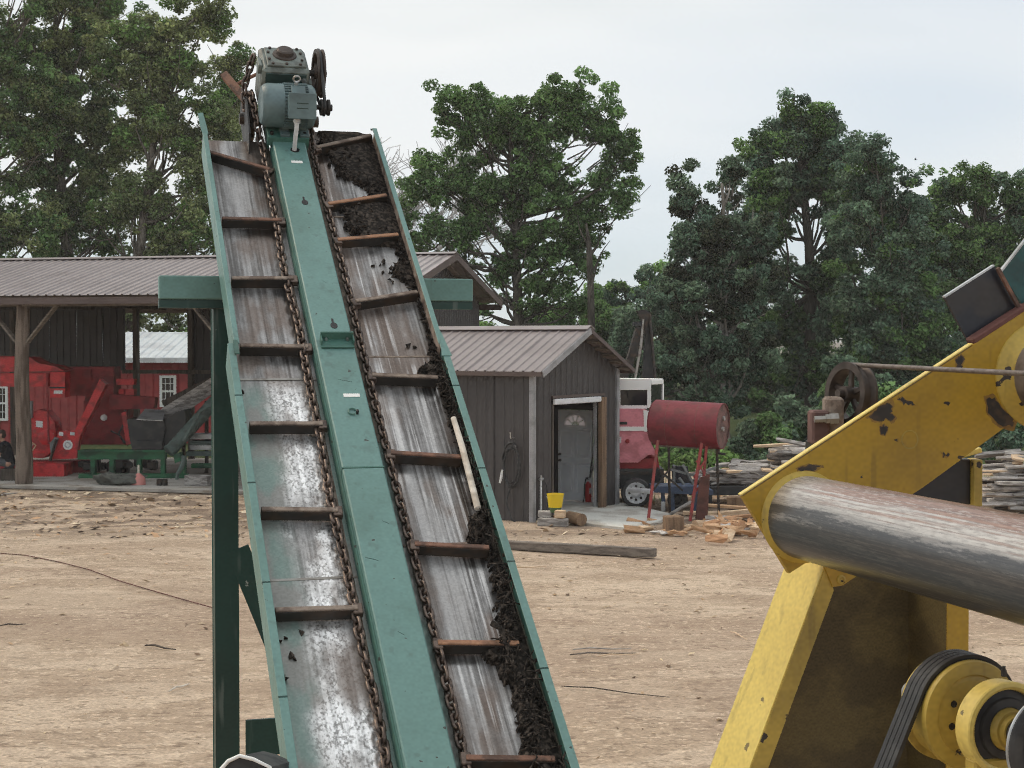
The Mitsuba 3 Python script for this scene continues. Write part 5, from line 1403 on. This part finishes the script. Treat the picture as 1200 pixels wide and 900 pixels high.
part(rm, 'base_rail', cut([(-40, 540), (100, 540), (100, 566), (-40, 566)], RY + .6, .5), 'machine_red_dark')
part(rm, 'lever', tube([at(59, 540, RY - .3), at(64, 520, RY - .35), at(66, 515, RY - .35)], .035, 7), 'dark_steel')
part(rm, 'guide', cut([(58, 520), (64, 512), (68, 514), (60, 536)], RY - .2, .1), 'machine_grey')
part(rm, 'wire_box', cut([(31, 470), (37, 470), (37, 490), (31, 490)], RY + .1, .15), 'machine_grey')
part(rm, 'cable', tube([at(31, 500, RY - .2), at(34, 516, RY - .25), at(42, 522, RY - .25), at(38, 528, RY - .25)], .02, 6), 'fresh_wood_pale')
part(rm, 'hydraulic_hose', tube([at(147, 480, RY + .4), at(146, 495, RY + .4), at(139, 508, RY + .3), at(146, 520, RY + .3)], .025, 7), 'black_rubber')
part(rm, 'hydraulic_hose', tube([at(130, 505, RY + .4), at(140, 510, RY + .4), at(150, 522, RY + .4)], .02, 7), 'black_rubber')
part(rm, 'lamp', lathe(at(122, 489.5, RY + .9), [0, -1, 0], [(0, .09), (.04, .09), (.08, .05), (.09, 0)], 16), 'white_paint')
part(rm, 'front_guard', cut([(142, 484), (147, 482), (153, 520), (148, 522)], RY + .3, .1), 'machine_red')
gf = thing('machine_bed', 'green steel machine bed on low legs in front of the red machine', 'machine')
GY = 40.2
part(gf, 'bed_beam', cut([(91, 527.6), (193, 527.6), (193, 530), (91, 530)], GY - .1, .5), 'machine_green')
part(gf, 'bed_beam', cut([(91, 530), (193, 530), (193, 538.5), (91, 538.5)], GY, .3), 'machine_green')
part(gf, 'bed_rail', cut([(92, 555.5), (219, 555.5), (219, 563), (92, 563)], GY - .1, .25), 'machine_green')
part(gf, 'bed_rail', cut([(218, 529), (250, 529), (250, 534.5), (218, 534.5)], GY + .5, .25), 'green_grey')
part(gf, 'bed_rail', cut([(224, 543.5), (250, 543.5), (250, 548.5), (224, 548.5)], GY + .5, .25), 'machine_green')
for x in (106, 128, 160, 188, 212):
    part(gf, 'leg', cut([(x, 538), (x + 5, 538), (x + 5, 568), (x, 568)], GY + .05, .2), 'machine_green')
r = np.random.default_rng(4)
for k in range(12):
    x, y = r.uniform(95, 185), r.uniform(538, 552)
    part(gf, 'gear_case', box(at(x, y, GY + .7 + r.uniform(0, .8)), r.uniform([.08, .1, .08], [.3, .2, .2]), None, .03), ['machine_black', 'dark_steel', 'machine_grey'][k % 3 if k % 4 == 0 else 0])
part(gf, 'rollers', join(*[cyl(at(x, 545, GY + .3), at(x + .2, 545, GY + 1.4), .09, n=14) for x in (140, 152, 164, 176)]), 'dark_steel')
hp_ = thing('feed_hopper', 'black sheet steel hopper with a pale sloping lip between the red and green machines', 'hopper')
part(hp_, 'front', cut([(149, 491), (191, 493), (193, 500), (190, 527), (155, 527), (152, 515)], GY + .1, .9), 'machine_black')
lp0 = [at(160, 492, GY), at(191, 493.5, GY), at(193, 481, GY + .8), at(170, 480, GY + .8)]
part(hp_, 'lip', extrude(lp0, [0, .0, .02]), 'silver')
part(hp_, 'side', cut([(192, 494), (206, 483), (216, 480), (218, 492), (212, 512), (192, 527)], GY + .2, .8), 'machine_black')
part(hp_, 'lower_case', cut([(156, 517), (190, 517), (190, 527), (156, 527)], GY - .05, .2), 'machine_black')
oc = thing('slab_conveyor', 'grey weathered plank conveyor rising to the right behind the green conveyor leg', 'conveyor')
for y0, y1, y2, y3, m_, d_ in ((470, 442, 449, 478, 'dark_wood', .5), (479, 443, 449, 486, 'pale_wood', .2), (486.5, 449.5, 456, 494, 'grey_wood', .1), (495, 457, 462, 500, 'grey_wood', .0)):
    part(oc, 'plank', cut([(189, y0), (252, y1 - 3), (252, y2 - 3), (193, y3)], GY + 1.0 + d_, .12), m_)
for x in (213, 240):
    part(oc, 'support', cut([(x, 470), (x + 3.5, 470), (x + 3.5, 560), (x, 560)], GY + 1.5, .12), 'dark_wood')
ev = thing('screw_elevator', 'grey green tube elevator slanting up from the green machine bed', 'elevator')
a, b = at(199, 529, GY - .3), at(252, 470, GY + .4)
part(ev, 'tube', cyl(a, b, .17, n=20), 'green_grey')
part(ev, 'end_cap', lathe(a, unit(a - b), [(-.05, .19), (.02, .19), (.06, .12), (.07, 0)], 20), 'green_grey')
part(ev, 'rail', tube([at(215, 517, GY - .5), at(235, 482, GY - .4), at(252, 472, GY - .3)], .05, 8), 'green_grey')
part(ev, 'chute', cut([(203, 533), (211, 530), (212, 540), (205, 543)], GY - .5, .3), 'machine_green')
part(ev, 'hook', tube([at(216, 534, GY - .5), at(214, 545, GY - .5), at(208, 556, GY - .5), at(206.5, 567, GY - .5)], [.07, .07, .05, .04], 8), 'green_grey')
for k, (y, mm) in enumerate(((511, 'silver'), (519, 'green_grey'), (523.5, 'silver'))):
    part(ev, 'pan', box(at(240, y, GY + .9), [.35, .3, .07], None, .01), mm)
fu = thing('funnel', 'pink plastic funnel standing upside down at the slab edge of the pole barn', 'funnel')
q = on_ground(162.5, 568, .07)
part(fu, 'bowl', lathe(q, UP, [(0, .17), (.01, .18), (.03, .175), (.17, .16), (.24, .09), (.29, .035)], 24), 'pink_plastic')
part(fu, 'spout', lathe(q, UP, [(.285, .035), (.50, .022), (.50, .01)], 14), 'peeled_wood')
r = np.random.default_rng(9)
for k, (px, py, lb) in enumerate(((128, 568, 'grey green heap of rags left of the pink funnel'), (148, 568, 'dark greasy heap beside the pink funnel on the slab'))):
    q = on_ground(px, py, .07)
    pts = q + r.normal(0, 1, (60, 3)) * [.2, .12, .09] + [0, 0, .13]; pts[:, 2] = np.maximum(pts[:, 2], .06)
    m = hull(pts).subdivide().subdivide(); m.vertices += (meshkit.fbm(np.array(m.vertices) * 7, 3, k)[:, None] - .5) * .14
    solo('rag_heap', lb, 'rags', m, 'rag_grey', 50)
q = on_ground(232, 569, .07)
solo('wood_block', 'pale squared wood block on the slab beside the green conveyor leg', 'wood block', box(q + UP * .13, [.31, .13, .13], [E1, G, UP], .012), 'grey_wood')
for px, lb in ((187, 'small dark can on the slab left of the bent hook'), (193, 'second small dark can near the bent hook')):
    q = on_ground(px, 569, .07)
    solo('metal_can', lb, 'can', lathe(q, UP, [(0, 0), (0, .07), (.01, .075), (.15, .075), (.16, .06), (.16, 0)], 16), 'dark_steel')


# ------------------------------------------------------------------ the seated man at the left edge
from manifold3d import Manifold


def blob(bones, refine=.035, smooth=6):
    """One continuous body: hulls of spheres along the bones, joined, refined and smoothed."""
    tot = Manifold()
    for (p, rp), (q_, rq) in bones:
        s = [Manifold.sphere(rp, 20).translate(list(map(float, p))), Manifold.sphere(rq, 20).translate(list(map(float, q_)))]
        tot = tot + Manifold.batch_hull(s)
    mm = tot.refine_to_length(refine).to_mesh()
    m = trimesh.Trimesh(np.array(mm.vert_properties[:, :3]), np.array(mm.tri_verts), process=True)
    trimesh.smoothing.filter_taubin(m, iterations=smooth)
    return m


PY_ = 39.6
O = np.array([at(11, 540, PY_)[0], PY_, .07])
def J(x, y, z): return O + np.array([x, y, z])


ps = thing('person', 'person in dark shirt and grey jeans sitting low behind the round post', 'person')
hip, hipR = J(.0, -.09, .44), J(.0, .11, .44)
chest, neck = J(-.10, 0, .80), J(-.15, 0, .97)
head = J(-.20, -.01, 1.16)
knL, knR = J(-.43, -.16, .50), J(-.40, .17, .52)
ftL, ftR = J(-.40, -.17, .06), J(-.50, .17, .06)
shL, shR = J(-.12, -.20, .90), J(-.12, .20, .90)
elL, elR = J(-.20, -.25, .64), J(-.24, .23, .66)
wrL, wrR = J(-.42, -.15, .60), J(-.44, .10, .62)
body = blob([((hip, .12), (hipR, .12)), ((J(0, 0, .48), .14), (chest, .15)), ((chest, .15), (J(-.13, 0, .90), .11)), ((shL, .065), (shR, .065)), ((neck, .052), (J(-.17, 0, 1.05), .05)),
             ((hip, .095), (knL, .062)), ((hipR, .095), (knR, .062)), ((knL, .058), (ftL, .04)), ((knR, .058), (ftR, .04)), ((ftL, .042), (ftL + [-.17, 0, -.02], .035)), ((ftR, .042), (ftR + [-.17, 0, -.02], .035)),
             ((shL, .058), (elL, .045)), ((shR, .058), (elR, .045)), ((elL, .042), (wrL, .030)), ((elR, .042), (wrR, .030))])
part(ps, 'body', body, 'skin', True)
hb = blob([((head + [.01, 0, .03], .095), (head + [-.015, 0, -.05], .075)), ((head + [-.02, 0, -.06], .068), (head + [-.045, 0, -.085], .045)), ((J(-.17, 0, 1.02), .05), (head + [0, 0, -.06], .052)),
           ((head + [-.095, 0, .0], .010), (head + [-.108, 0, -.028], .015))], .016, 4)
part(ps, 'head', hb, 'skin', True)
for s in (-1, 1):
    part(ps, 'ear', blob([((head + [.015, s * .088, .0], .012), (head + [.02, s * .092, -.035], .010))], .01, 2), 'skin', True)
    part(ps, 'eye', trimesh.creation.icosphere(2, .011).apply_translation(head + [-.084, s * .032, .012]), 'hair', True)
part(ps, 'mouth', bar(head + [-.094, -.022, -.062], head + [-.094, .022, -.062], .008, .007), 'rust_bar')
part(ps, 'hair', blob([((head + [.012, 0, .055], .094), (head + [.045, 0, .0], .082)), ((head + [-.03, 0, .085], .055), (head + [.03, 0, .07], .08))], .02, 3), 'hair', True)
part(ps, 'shirt', blob([((J(.0, -.07, .46), .135), (J(.0, .07, .46), .135)), ((J(0, 0, .48), .155), (chest, .165)), ((chest, .165), (J(-.13, 0, .90), .12)), ((shL, .078), (shR, .078)), ((shL, .075), (shL * .45 + elL * .55, .062)), ((shR, .075), (shR * .45 + elR * .55, .062))], .03, 5), 'shirt_dark', True)
part(ps, 'trousers', blob([((J(0, -.06, .42), .135), (J(0, .06, .42), .135)), ((hip, .112), (knL, .078)), ((hipR, .112), (knR, .078)), ((knL, .074), (ftL + [0, 0, .08], .06)), ((knR, .074), (ftR + [0, 0, .08], .06))], .03, 5), 'jeans', True)
for ft in (ftL, ftR):
    part(ps, 'boot', blob([((ft + [.02, 0, .02], .055), (ft + [-.18, 0, -.012], .042)), ((ft + [.02, 0, .10], .052), (ft + [.02, 0, .0], .055))], .025, 3), 'dark_steel', True)
for wr_, s in ((wrL, 1), (wrR, -1)):
    bones = [((wr_, .028), (wr_ + [-.06, s * .01, -.005], .032))]
    for k in range(4):
        b_ = wr_ + [-.075, s * .01 + (k - 1.5) * .02, -.004]; m_ = b_ + [-.035, 0, -.008]; e_ = m_ + [-.022 - .006 * (k in (1, 2)), 0, -.022]
        bones += [((b_, .010), (m_, .009)), ((m_, .009), (e_, .0075))]
    bones += [((wr_ + [-.035, s * .03, .0], .012), (wr_ + [-.068, s * .055, -.012], .009))]
    part(ps, 'hand', blob(bones, .008, 3), 'skin', True)
st2 = solo('stool', 'low dark wooden box that the seated person sits on', 'stool', box(O + [.03, 0, .15], [.22, .22, .15], None, .01), 'dark_wood')

# ------------------------------------------------------------------ the loader truck, the tank and the yard clutter at the right
tk = thing('loader_truck', 'faded pink and white log loader truck with a black folded boom behind the shed', 'truck')
TY = 34.3
cabm = part(tk, 'cab', join(cut([(712, 445.5), (763, 445.5), (763, 457), (712, 457)], TY, .06), cut([(758.5, 457.2), (763, 457.2), (763, 478), (758.5, 478)], TY, .12), cut([(712, 475), (758, 475), (758, 479), (712, 479)], TY + .01, .1),
                            cut([(712, 457.2), (727, 457.2), (727, 475), (712, 475)], TY + .02, .1)), 'white_paint', label='white operator cab')
part(cabm, 'window', cut([(727, 457.2), (758.5, 457.2), (758.5, 475), (727, 475)], TY + .04, .02), 'glass_pane')
a = at(763, 445.5, TY); sd = np.array([.31, .52, 0]); sn_ = unit([sd[1], -sd[0], 0])
zc, zl = a[2], at(763, 479, TY)[2]
part(cabm, 'side_frame', join(bar(a + UP * -.05, a + sd - UP * .05, .05, .10, UP, .006), bar(a * [1, 1, 0] + UP * (zl + .05) + sd * 0, a * [1, 1, 0] + sd + UP * (zl + .05), .05, .10, UP, .006), bar(a * [1, 1, 0] + sd + UP * zl, a * [1, 1, 0] + sd + UP * (zc - .1), .05, .05, sd, .006)), 'white_paint')
part(cabm, 'roof', extrude([a + [-1.0, .0, 0], a, a + sd, a + sd + [-1.0, .35, 0]], UP * .03), 'white_paint', False)
part(cabm, 'side_window', extrude([a * [1, 1, 0] + UP * (zl + .1) - sn_ * .01, a * [1, 1, 0] + sd + UP * (zl + .1) - sn_ * .01, a * [1, 1, 0] + sd + UP * (zc - .1) - sn_ * .01, a * [1, 1, 0] + UP * (zc - .1) - sn_ * .01], -sn_ * .01), 'glass_pane', False)
part(cabm, 'wiper', tube([at(735, 458, TY - .03), at(737, 468, TY - .03)], .012, 5), 'black_plain')
part(tk, 'body', cut([(709, 479.2), (752, 479.2), (761, 482), (764, 500), (762, 508), (763, 519), (770, 533), (760, 533), (748, 542), (709, 542)], TY - .15, 1.6), 'truck_pink', label='faded pink engine body')
part(tk, 'white_stripe', cut([(709, 500), (762, 500), (762, 505), (709, 505)], TY - .17, .05), 'white_paint')
part(tk, 'white_stripe', cut([(754, 480), (761.5, 482), (763, 506), (755, 506)], TY - .172, .05), 'white_paint')
part(tk, 'grille', cut([(725, 494.5), (735, 494.5), (735, 497.5), (725, 497.5)], TY - .165, .03), 'black_plain')
part(tk, 'filler_cap', lathe(at(735, 517, TY - .15), [0, -1, 0], [(0, .05), (.03, .05), (.03, .02), (.05, .02), (.05, 0)], 16), 'machine_red_dark')
part(tk, 'trim', cut([(724, 512), (728, 512), (728, 519), (724, 519)], TY - .165, .02), 'white_trim')
part(tk, 'turntable', cut([(715, 543), (771, 536), (773, 549), (715, 549)], TY, 1.2), 'machine_red_dark')
part(tk, 'chassis', cut([(709, 549.5), (778, 549.5), (778, 573), (709, 573)], TY - .1, 1.8), 'machine_black')
part(tk, 'chassis_rail', cut([(709, 553), (778, 553), (778, 556), (709, 556)], TY - .16, .05), 'dark_steel')
for wy in (0, 1.3):
    wc = np.array([at(745.5, 580, 33.6)[0] + wy * .1, 33.62 + wy, .325])
    wh = part(tk, 'wheel', lathe(wc, [0, -1, 0], [(-.20, .22), (-.20, .30), (-.14, .325), (.02, .325), (.055, .305), (.06, .24), (.02, .235)], 40), 'black_rubber')
    part(wh, 'rim', lathe(wc, [0, -1, 0], [(.02, .24), (.036, .24), (.04, .215), (.0, .195), (-.02, .12), (.0, .10), (.02, .085), (.03, .07), (.045, .06), (.045, 0)], 36), 'white_trim')
    part(wh, 'rim_hole', join(*[cyl(wc + np.array([.15 * math.cos(a), .012, .15 * math.sin(a)]), wc + np.array([.15 * math.cos(a), -.022, .15 * math.sin(a)]), .028, n=12) for a in np.arange(8) * math.pi / 4]), 'black_plain')
    part(wh, 'axle_arm', bar(wc + [0, .2, 0], wc + [.1, .62 - wy * .3, .12], .10, .10, UP, .01), 'machine_black')
part(tk, 'boom', cut([(752, 378), (757, 366), (762, 366), (758, 384), (735, 446), (724, 446)], TY + .9, .35), 'dark_steel', label='dark main boom')
part(tk, 'boom_sleeve', cut([(746, 383), (753, 383), (748, 418), (736, 418)], TY + .85, .45), 'dark_steel')
part(tk, 'boom_collar', cut([(743, 377), (753, 377), (753, 382), (743, 382)], TY + .84, .46), 'machine_black')
part(tk, 'boom', cut([(757, 364), (761, 365), (768, 446), (753, 446), (756, 400)], TY + 1.0, .3), 'machine_black')
part(tk, 'boom_tip', cut([(747, 364), (757, 362.5), (760, 367), (758, 384), (754, 380)], TY + .88, .4), 'dark_steel')
part(tk, 'cylinder_rod', tube([at(754, 374, TY + .8), at(751, 406, TY + .78), at(744, 446, TY + .75)], [.02, .035, .028], 9), 'bare_steel')
part(tk, 'cylinder_rod', tube([at(761, 368, TY + .95), at(768, 445, TY + .9)], [.04, .03], 9), 'dark_steel')
part(tk, 'exhaust', tube([at(728.5, 448, TY + 1.3), at(730, 440, TY + 1.3)], .05, 10), 'silver')

tn_ = thing('fuel_tank', 'dull red cylinder tank on a tall splayed red stand with a rusty end', 'tank')
TC = at(806, 497, 31.9); TA = unit([.90, -.42, -.035])
TL, TR = .76, .475
part(tn_, 'shell', lathe(TC, TA, [(-TL, .0), (-TL - .01, TR * .6), (-TL + .02, TR * .93), (-TL + .06, TR), (TL, TR), (TL, TR - .02)], 56), 'tank_red')
te = part(tn_, 'end_cap', lathe(TC, TA, [(TL - .004, TR - .003), (TL - .03, TR - .012), (TL - .02, 0)], 56), 'tank_end', label='rusty brown tank end')
tx = unit(np.cross(UP, TA)); tx = tx if tx[0] > 0 else -tx
for dx_, dz_ in ((.06, .16), (-.0, -.06)):
    part(te, 'bung', cyl(TC + TA * (TL - .03) + tx * dx_ + UP * dz_, TC + TA * (TL + .02) + tx * dx_ + UP * dz_, .05, n=14), 'grey_wood')
for q in (-.35, .3):
    part(tn_, 'weld_seam', lathe(TC, TA, [(q - .006, TR), (q, TR + .003), (q + .006, TR)], 56), 'rust_board')
part(tn_, 'cradle', bar(TC - TA * .6 - UP * (TR + .01), TC + TA * .55 - UP * (TR - .01), .12, .05, UP, .004), 'frame_wood')
part(tn_, 'outlet', tube([TC + TA * (TL - .1) - UP * TR, TC + TA * (TL - .08) - UP * (TR + .09), TC + TA * (TL + .05) - UP * (TR + .10)], .03, 8), 'dark_steel')
for (xa, ya, xb, yb, dya, dyb, w_, mm) in ((771, 516, 762, 590, -.32, -.55, .06, 'leg_red'), (824, 507, 809, 608, -.42, -.62, .06, 'leg_red'), (828.5, 515, 822, 590, -.38, -.45, .055, 'leg_red'), (783.5, 519, 785, 602, .35, .55, .05, 'dark_steel'), (840, 522, 842.5, 606, .1, .2, .05, 'dark_steel')):
    a, b = at(xa, ya, 31.9 + dya), at(xb, yb, 31.9 + dyb); b = b + (b - a) * ((b[2] + .02) / (a[2] - b[2]))
    part(tn_, 'leg', bar(a, b, w_, w_, [0, 1, 0], .004), mm)
for (xa, ya, xb, yb, Y_) in ((816, 540, 826, 556, 31.4), (826, 540, 813, 560, 31.4), (811, 580, 824, 566, 31.35), (765, 575, 786, 548, 31.9), (770, 548, 800, 575, 32)):
    part(tn_, 'brace', bar(at(xa, ya, Y_), at(xb, yb, Y_), .035, .035, [0, 1, 0]), 'leg_red' if xa > 800 else 'dark_steel')
a, b = at(828, 556, 31.2), on_ground(824, 609)
solo('rusty_board', 'wide rusty brown board leaning against the red stand of the tank', 'board', extrude([at(820, 560, 31.2), at(832, 556, 31.2), on_ground(829, 609) + [0, .0, 0], on_ground(815, 609)], [0, .05, 0]), 'rust_board')
bl = thing('blue_frame', 'low blue steel trailer frame standing behind the legs of the red tank', 'trailer')
part(bl, 'deck', cut([(764, 570), (812, 570), (836, 575), (836, 580), (800, 579), (764, 577)], 33.0, .8), 'blue_steel')
for xa, xb in ((784, 790), (812, 817), (775, 779)):
    part(bl, 'leg', cut([(xa, 577), (xb, 577), (xb + 1, 600), (xa + 1, 600)], 33.1, .12), 'blue_steel')
part(bl, 'wheel', lathe(at(794, 590, 33.3) * [1, 1, 0] + UP * .22, [0, -1, 0], [(-.08, .1), (-.08, .2), (-.04, .22), (.04, .22), (.08, .19), (.08, .10), (.04, .08), (.04, 0)], 24), 'black_rubber')
part(bl, 'light', box(at(777, 596, 33.0), [.045, .03, .15], None, .01), 'silver')
part(bl, 'cargo', join(*[bar(at(x0, y0, 33.4), at(x1, y1, 33.5), .05, .05) for x0, y0, x1, y1 in ((778, 556, 800, 574), (796, 560, 806, 574), (790, 545, 790, 572), (800, 545, 812, 566), (786, 550, 822, 560), (826, 552, 846, 546), (806, 556, 816, 574))]), 'machine_grey')
part(bl, 'cargo_sheet', cut([(788, 546), (806, 547), (810, 570), (789, 568)], 34.0, .2), 'box_dark')
solo('pipe', 'pale grey pipe lying level in front of the truck wheel', 'pipe', cyl(at(737, 574, 33.3), at(764, 576, 32.6), .055, n=14), 'white_trim', True)
solo('pole', 'pale pole leaning from the ground apron to the blue trailer frame', 'pole', cyl(on_ground(783, 604), at(810, 588, 32.3), .035, n=10), 'grey_wood', True)
solo('wood_block', 'brown upright stump block at the corner of the concrete apron', 'wood block', join(box(on_ground(789, 622) + UP * .12, [.17, .14, .17], [unit([1, .3, 0]), unit([-.3, 1, 0]), UP], .02)), 'jamb_wood')

# stacks of slab wood, each slab its own piece
r = np.random.default_rng(90)


def slab_stack(label, x0, x1, y0, y1, zt, n, mats, L=(1.2, 2.6), tilt=.05, z0=0.0):
    key = thing('slab_stack', label, 'wood pile', 'stacks of slab wood')
    protos = [skin_ply(box([0, 0, 0], [.5, .5, .5], None, .12), m_, False) for m_ in mats]
    for k in range(n):
        f_ = k / n
        x = r.uniform(x0, x1)
        top = zt(x)
        z = z0 + .05 + (top - z0 - .05) * (f_ ** .9)
        y = r.uniform(y0, y1)
        if f_ < .75 and r.uniform() < .6: y = y0 + r.uniform(0, .25)
        ll = r.uniform(*L)
        M = T().translate([x, y, z]).rotate([0, 0, 1], r.normal(0, 14)).rotate([0, 1, 0], r.normal(0, 1) * tilt * 57).rotate([1, 0, 0], r.uniform(-35, 35)).scale([ll, r.uniform(.08, .24), r.uniform(.03, .09)])
        k2 = numbered(key + '__slab')
        scene[k2] = {**protos[r.integers(0, len(protos))], 'to_world': M}


ws = ['grey_wood', 'pale_wood', 'grey_wood', 'pale_wood', 'pale_wood', 'dark_wood', 'grey_wood', 'fresh_wood_pale']
slab_stack('low weathered slab heap on dark skids between the tank and the yellow arm', 4.6, 6.6, 34.0, 35.6, lambda x: .72 + .10 * (x - 4.4) + .08 * math.sin(x * 5), 110, ws, (.6, 1.6), .10, .45)
slab_stack('higher weathered slab heap behind the yellow arm below the pulley', 6.3, 8.6, 34.5, 36.0, lambda x: 1.22 + .08 * math.sin(x * 4), 120, ws, (.6, 1.8), .08, .0)
slab_stack('tall weathered slab stack at the right edge of the photo', 10.6, 13.2, 32.6, 34.0, lambda x: 1.24 + .05 * math.sin(x * 6), 260, ws, (.4, 1.7), .07)
solo('skid', 'dark steel skid carrying the low slab heap behind the tank', 'skid', join(bar([3.9, 33.8, .36], [7.4, 33.8, .38], .14, .20, UP, .01), bar([3.9, 35.4, .36], [7.4, 35.4, .38], .14, .20, UP, .01), *[bar([q, 33.7, .14], [q, 35.5, .14], .2, .28, UP, .01) for q in (4.3, 5.8, 7.1)]), 'machine_black')
# fresh sawn planks behind the tank
for k, (xa, ya, xb, yb, Y_, mm, w_, h_) in enumerate(((828, 592, 886, 596, 32.9, 'fresh_wood', .2, .06), (800, 601, 848, 602, 32.3, 'fresh_wood_pale', .22, .07), (846, 602, 890, 598, 32.4, 'fresh_wood_pale', .22, .09), (852, 588, 884, 587, 33.4, 'jamb_wood', .24, .20), (858, 606, 896, 603, 31.9, 'orange_wood', .2, .06), (832, 605, 870, 608, 31.8, 'fresh_wood', .18, .05))):
    lb = ['long orange plank under the brown log', 'pale plank behind the rusty board', 'pale thick plank nearest the yellow arm', 'brown log lying on the fresh planks', 'orange plank just left of the yellow arm', 'thin orange plank at the foot of the tank stand'][k]
    solo('plank', lb, 'plank', bar(at(xa, ya, Y_), at(xb, yb, Y_ - .1), w_, h_, UP, .008), mm)
# split wood chunks in front of the apron
r = np.random.default_rng(33)
GRP = 'split wood chunks on the dirt before the apron and tank'
for k in range(70):
    if k < 40:
        px, py = r.normal(848, 24), r.normal(622, 6)
    else:
        px, py = r.uniform(735, 890), r.normal(620, 5)
    py = max(py, 611)
    q = on_ground(px, py)
    L = r.uniform(.06, .22); d3 = unit([r.normal(), r.normal() * .5, r.normal() * .12])
    pts = [q + UP * (.03 + (.10 * r.uniform() if k < 40 else .0)) + d3 * s * L + r.normal(0, .022, 3) + unit(np.cross(d3, UP)) * a_ * r.uniform(.03, .07) + UP * b_ * r.uniform(.012, .04) for s in (-1, 1) for a_ in (-1, 1) for b_ in (-1, 1)]
    mm = ['fresh_wood', 'orange_wood', 'fresh_wood_pale', 'fresh_wood', 'pale_wood'][r.integers(0, 5)]
    where = ('heaped nearest the yellow arm' if px > 868 else 'before the tank stand' if px > 838 else 'left of the tank stand heap' if px > 812 else 'beside the stump block' if px > 775 else 'before the concrete apron')
    lb = f"{'long' if L > .17 else 'short' if L < .11 else 'middling'} {dict(fresh_wood='tan', orange_wood='orange', fresh_wood_pale='cream', pale_wood='grey')[mm]} chunk {where}, {'far' if py < 619 else 'near'} side, {'lying crosswise' if abs(d3[0]) > .75 else 'end on' if abs(d3[0]) < .35 else 'lying aslant'}"
    solo('wood_chunk', lb, 'wood chunk', hull(pts), mm, False, GRP)
# the squared timber and loose sticks on the yard
a, b = on_ground(556, 640), on_ground(768, 653)
solo('timber', 'long grey squared timber lying on the dirt in front of the shed', 'timber', bar(a + UP * .055, b + UP * .075, .17, .15, UP, .012), 'timber_wood')
for k, (xa, ya, xb, yb, rr_, lb) in enumerate(((668, 768, 745, 766, .012, 'thin brown stick lying across the middle of the yard'), (672, 762, 740, 761, .010, 'longest thin stick just behind its neighbour on the yard'), (700, 770, 750, 767, .008, 'short pale stick beside two longer sticks on the yard'),
                                               (198, 811, 222, 802, .014, 'short pale board scrap on the dirt left of the conveyor leg'), (170, 757, 206, 762, .016, 'dark curled bark strip on the dirt left of the conveyor leg'), (0, 734, 30, 732, .012, 'dark stick at the left edge of the yard'),
                                               (658, 805, 785, 818, .008, 'long faint dark stick near the yellow leg'), (856, 741, 876, 750, .008, 'small pale stick close to the yellow leg'), (0, 581, 20, 578, .03, 'weathered pole end on the dirt before the pole barn'), (590, 668, 640, 664, .012, 'thin pale lath on the dirt before the timber'))):
    a, b = on_ground(xa, ya), on_ground(xb, yb)
    solo('stick', lb, 'stick', tube([a + UP * .008, a * .7 + b * .3 + UP * .02 + [0, .03, 0], a * .35 + b * .65 + UP * .012 - [0, .02, 0], b + UP * .008], [rr_ * .6, rr_ * .9, rr_ * .7, rr_ * .4], 7), ['timber_wood', 'grey_wood', 'fresh_wood_pale', 'peeled_wood', 'dark_wood', 'dark_wood', 'dark_wood', 'fresh_wood_pale', 'pale_wood', 'fresh_wood_pale'][k], True)
hpx = [(-20, 647), (30, 651), (70, 659), (105, 668), (140, 681), (170, 690), (215, 703), (262, 716)]
solo('ground_cable', 'thin dark cable lying in a long curve across the dirt at the left', 'cable', tube([on_ground(x, y) + UP * .004 for x, y in hpx], .008, 6), 'rust_board', True)
# the bird
bd_ = thing('bird', 'tiny dark bird flying above the woods at the right', 'bird')
q = at(1073, 187, 110)
part(bd_, 'body', hull(np.array([q + [math.cos(a) * .10, math.sin(a) * .03, .0] for a in np.linspace(0, 6, 9)] + [q + [0, 0, .03], q - [0, 0, .035], q + [.15, 0, 0], q - [.15, 0, 0]])), 'black_plain')
part(bd_, 'wing', join(hull([q + [.03, 0, .01], q + [-.05, 0, .01], q + [-.04, .1, .10], q + [-.02, .2, .13], q + [0, .02, .02]]), hull([q + [.03, 0, .01], q + [-.05, 0, .01], q + [-.04, -.1, .10], q + [-.02, -.2, .13], q + [0, -.02, .03]])), 'black_plain')
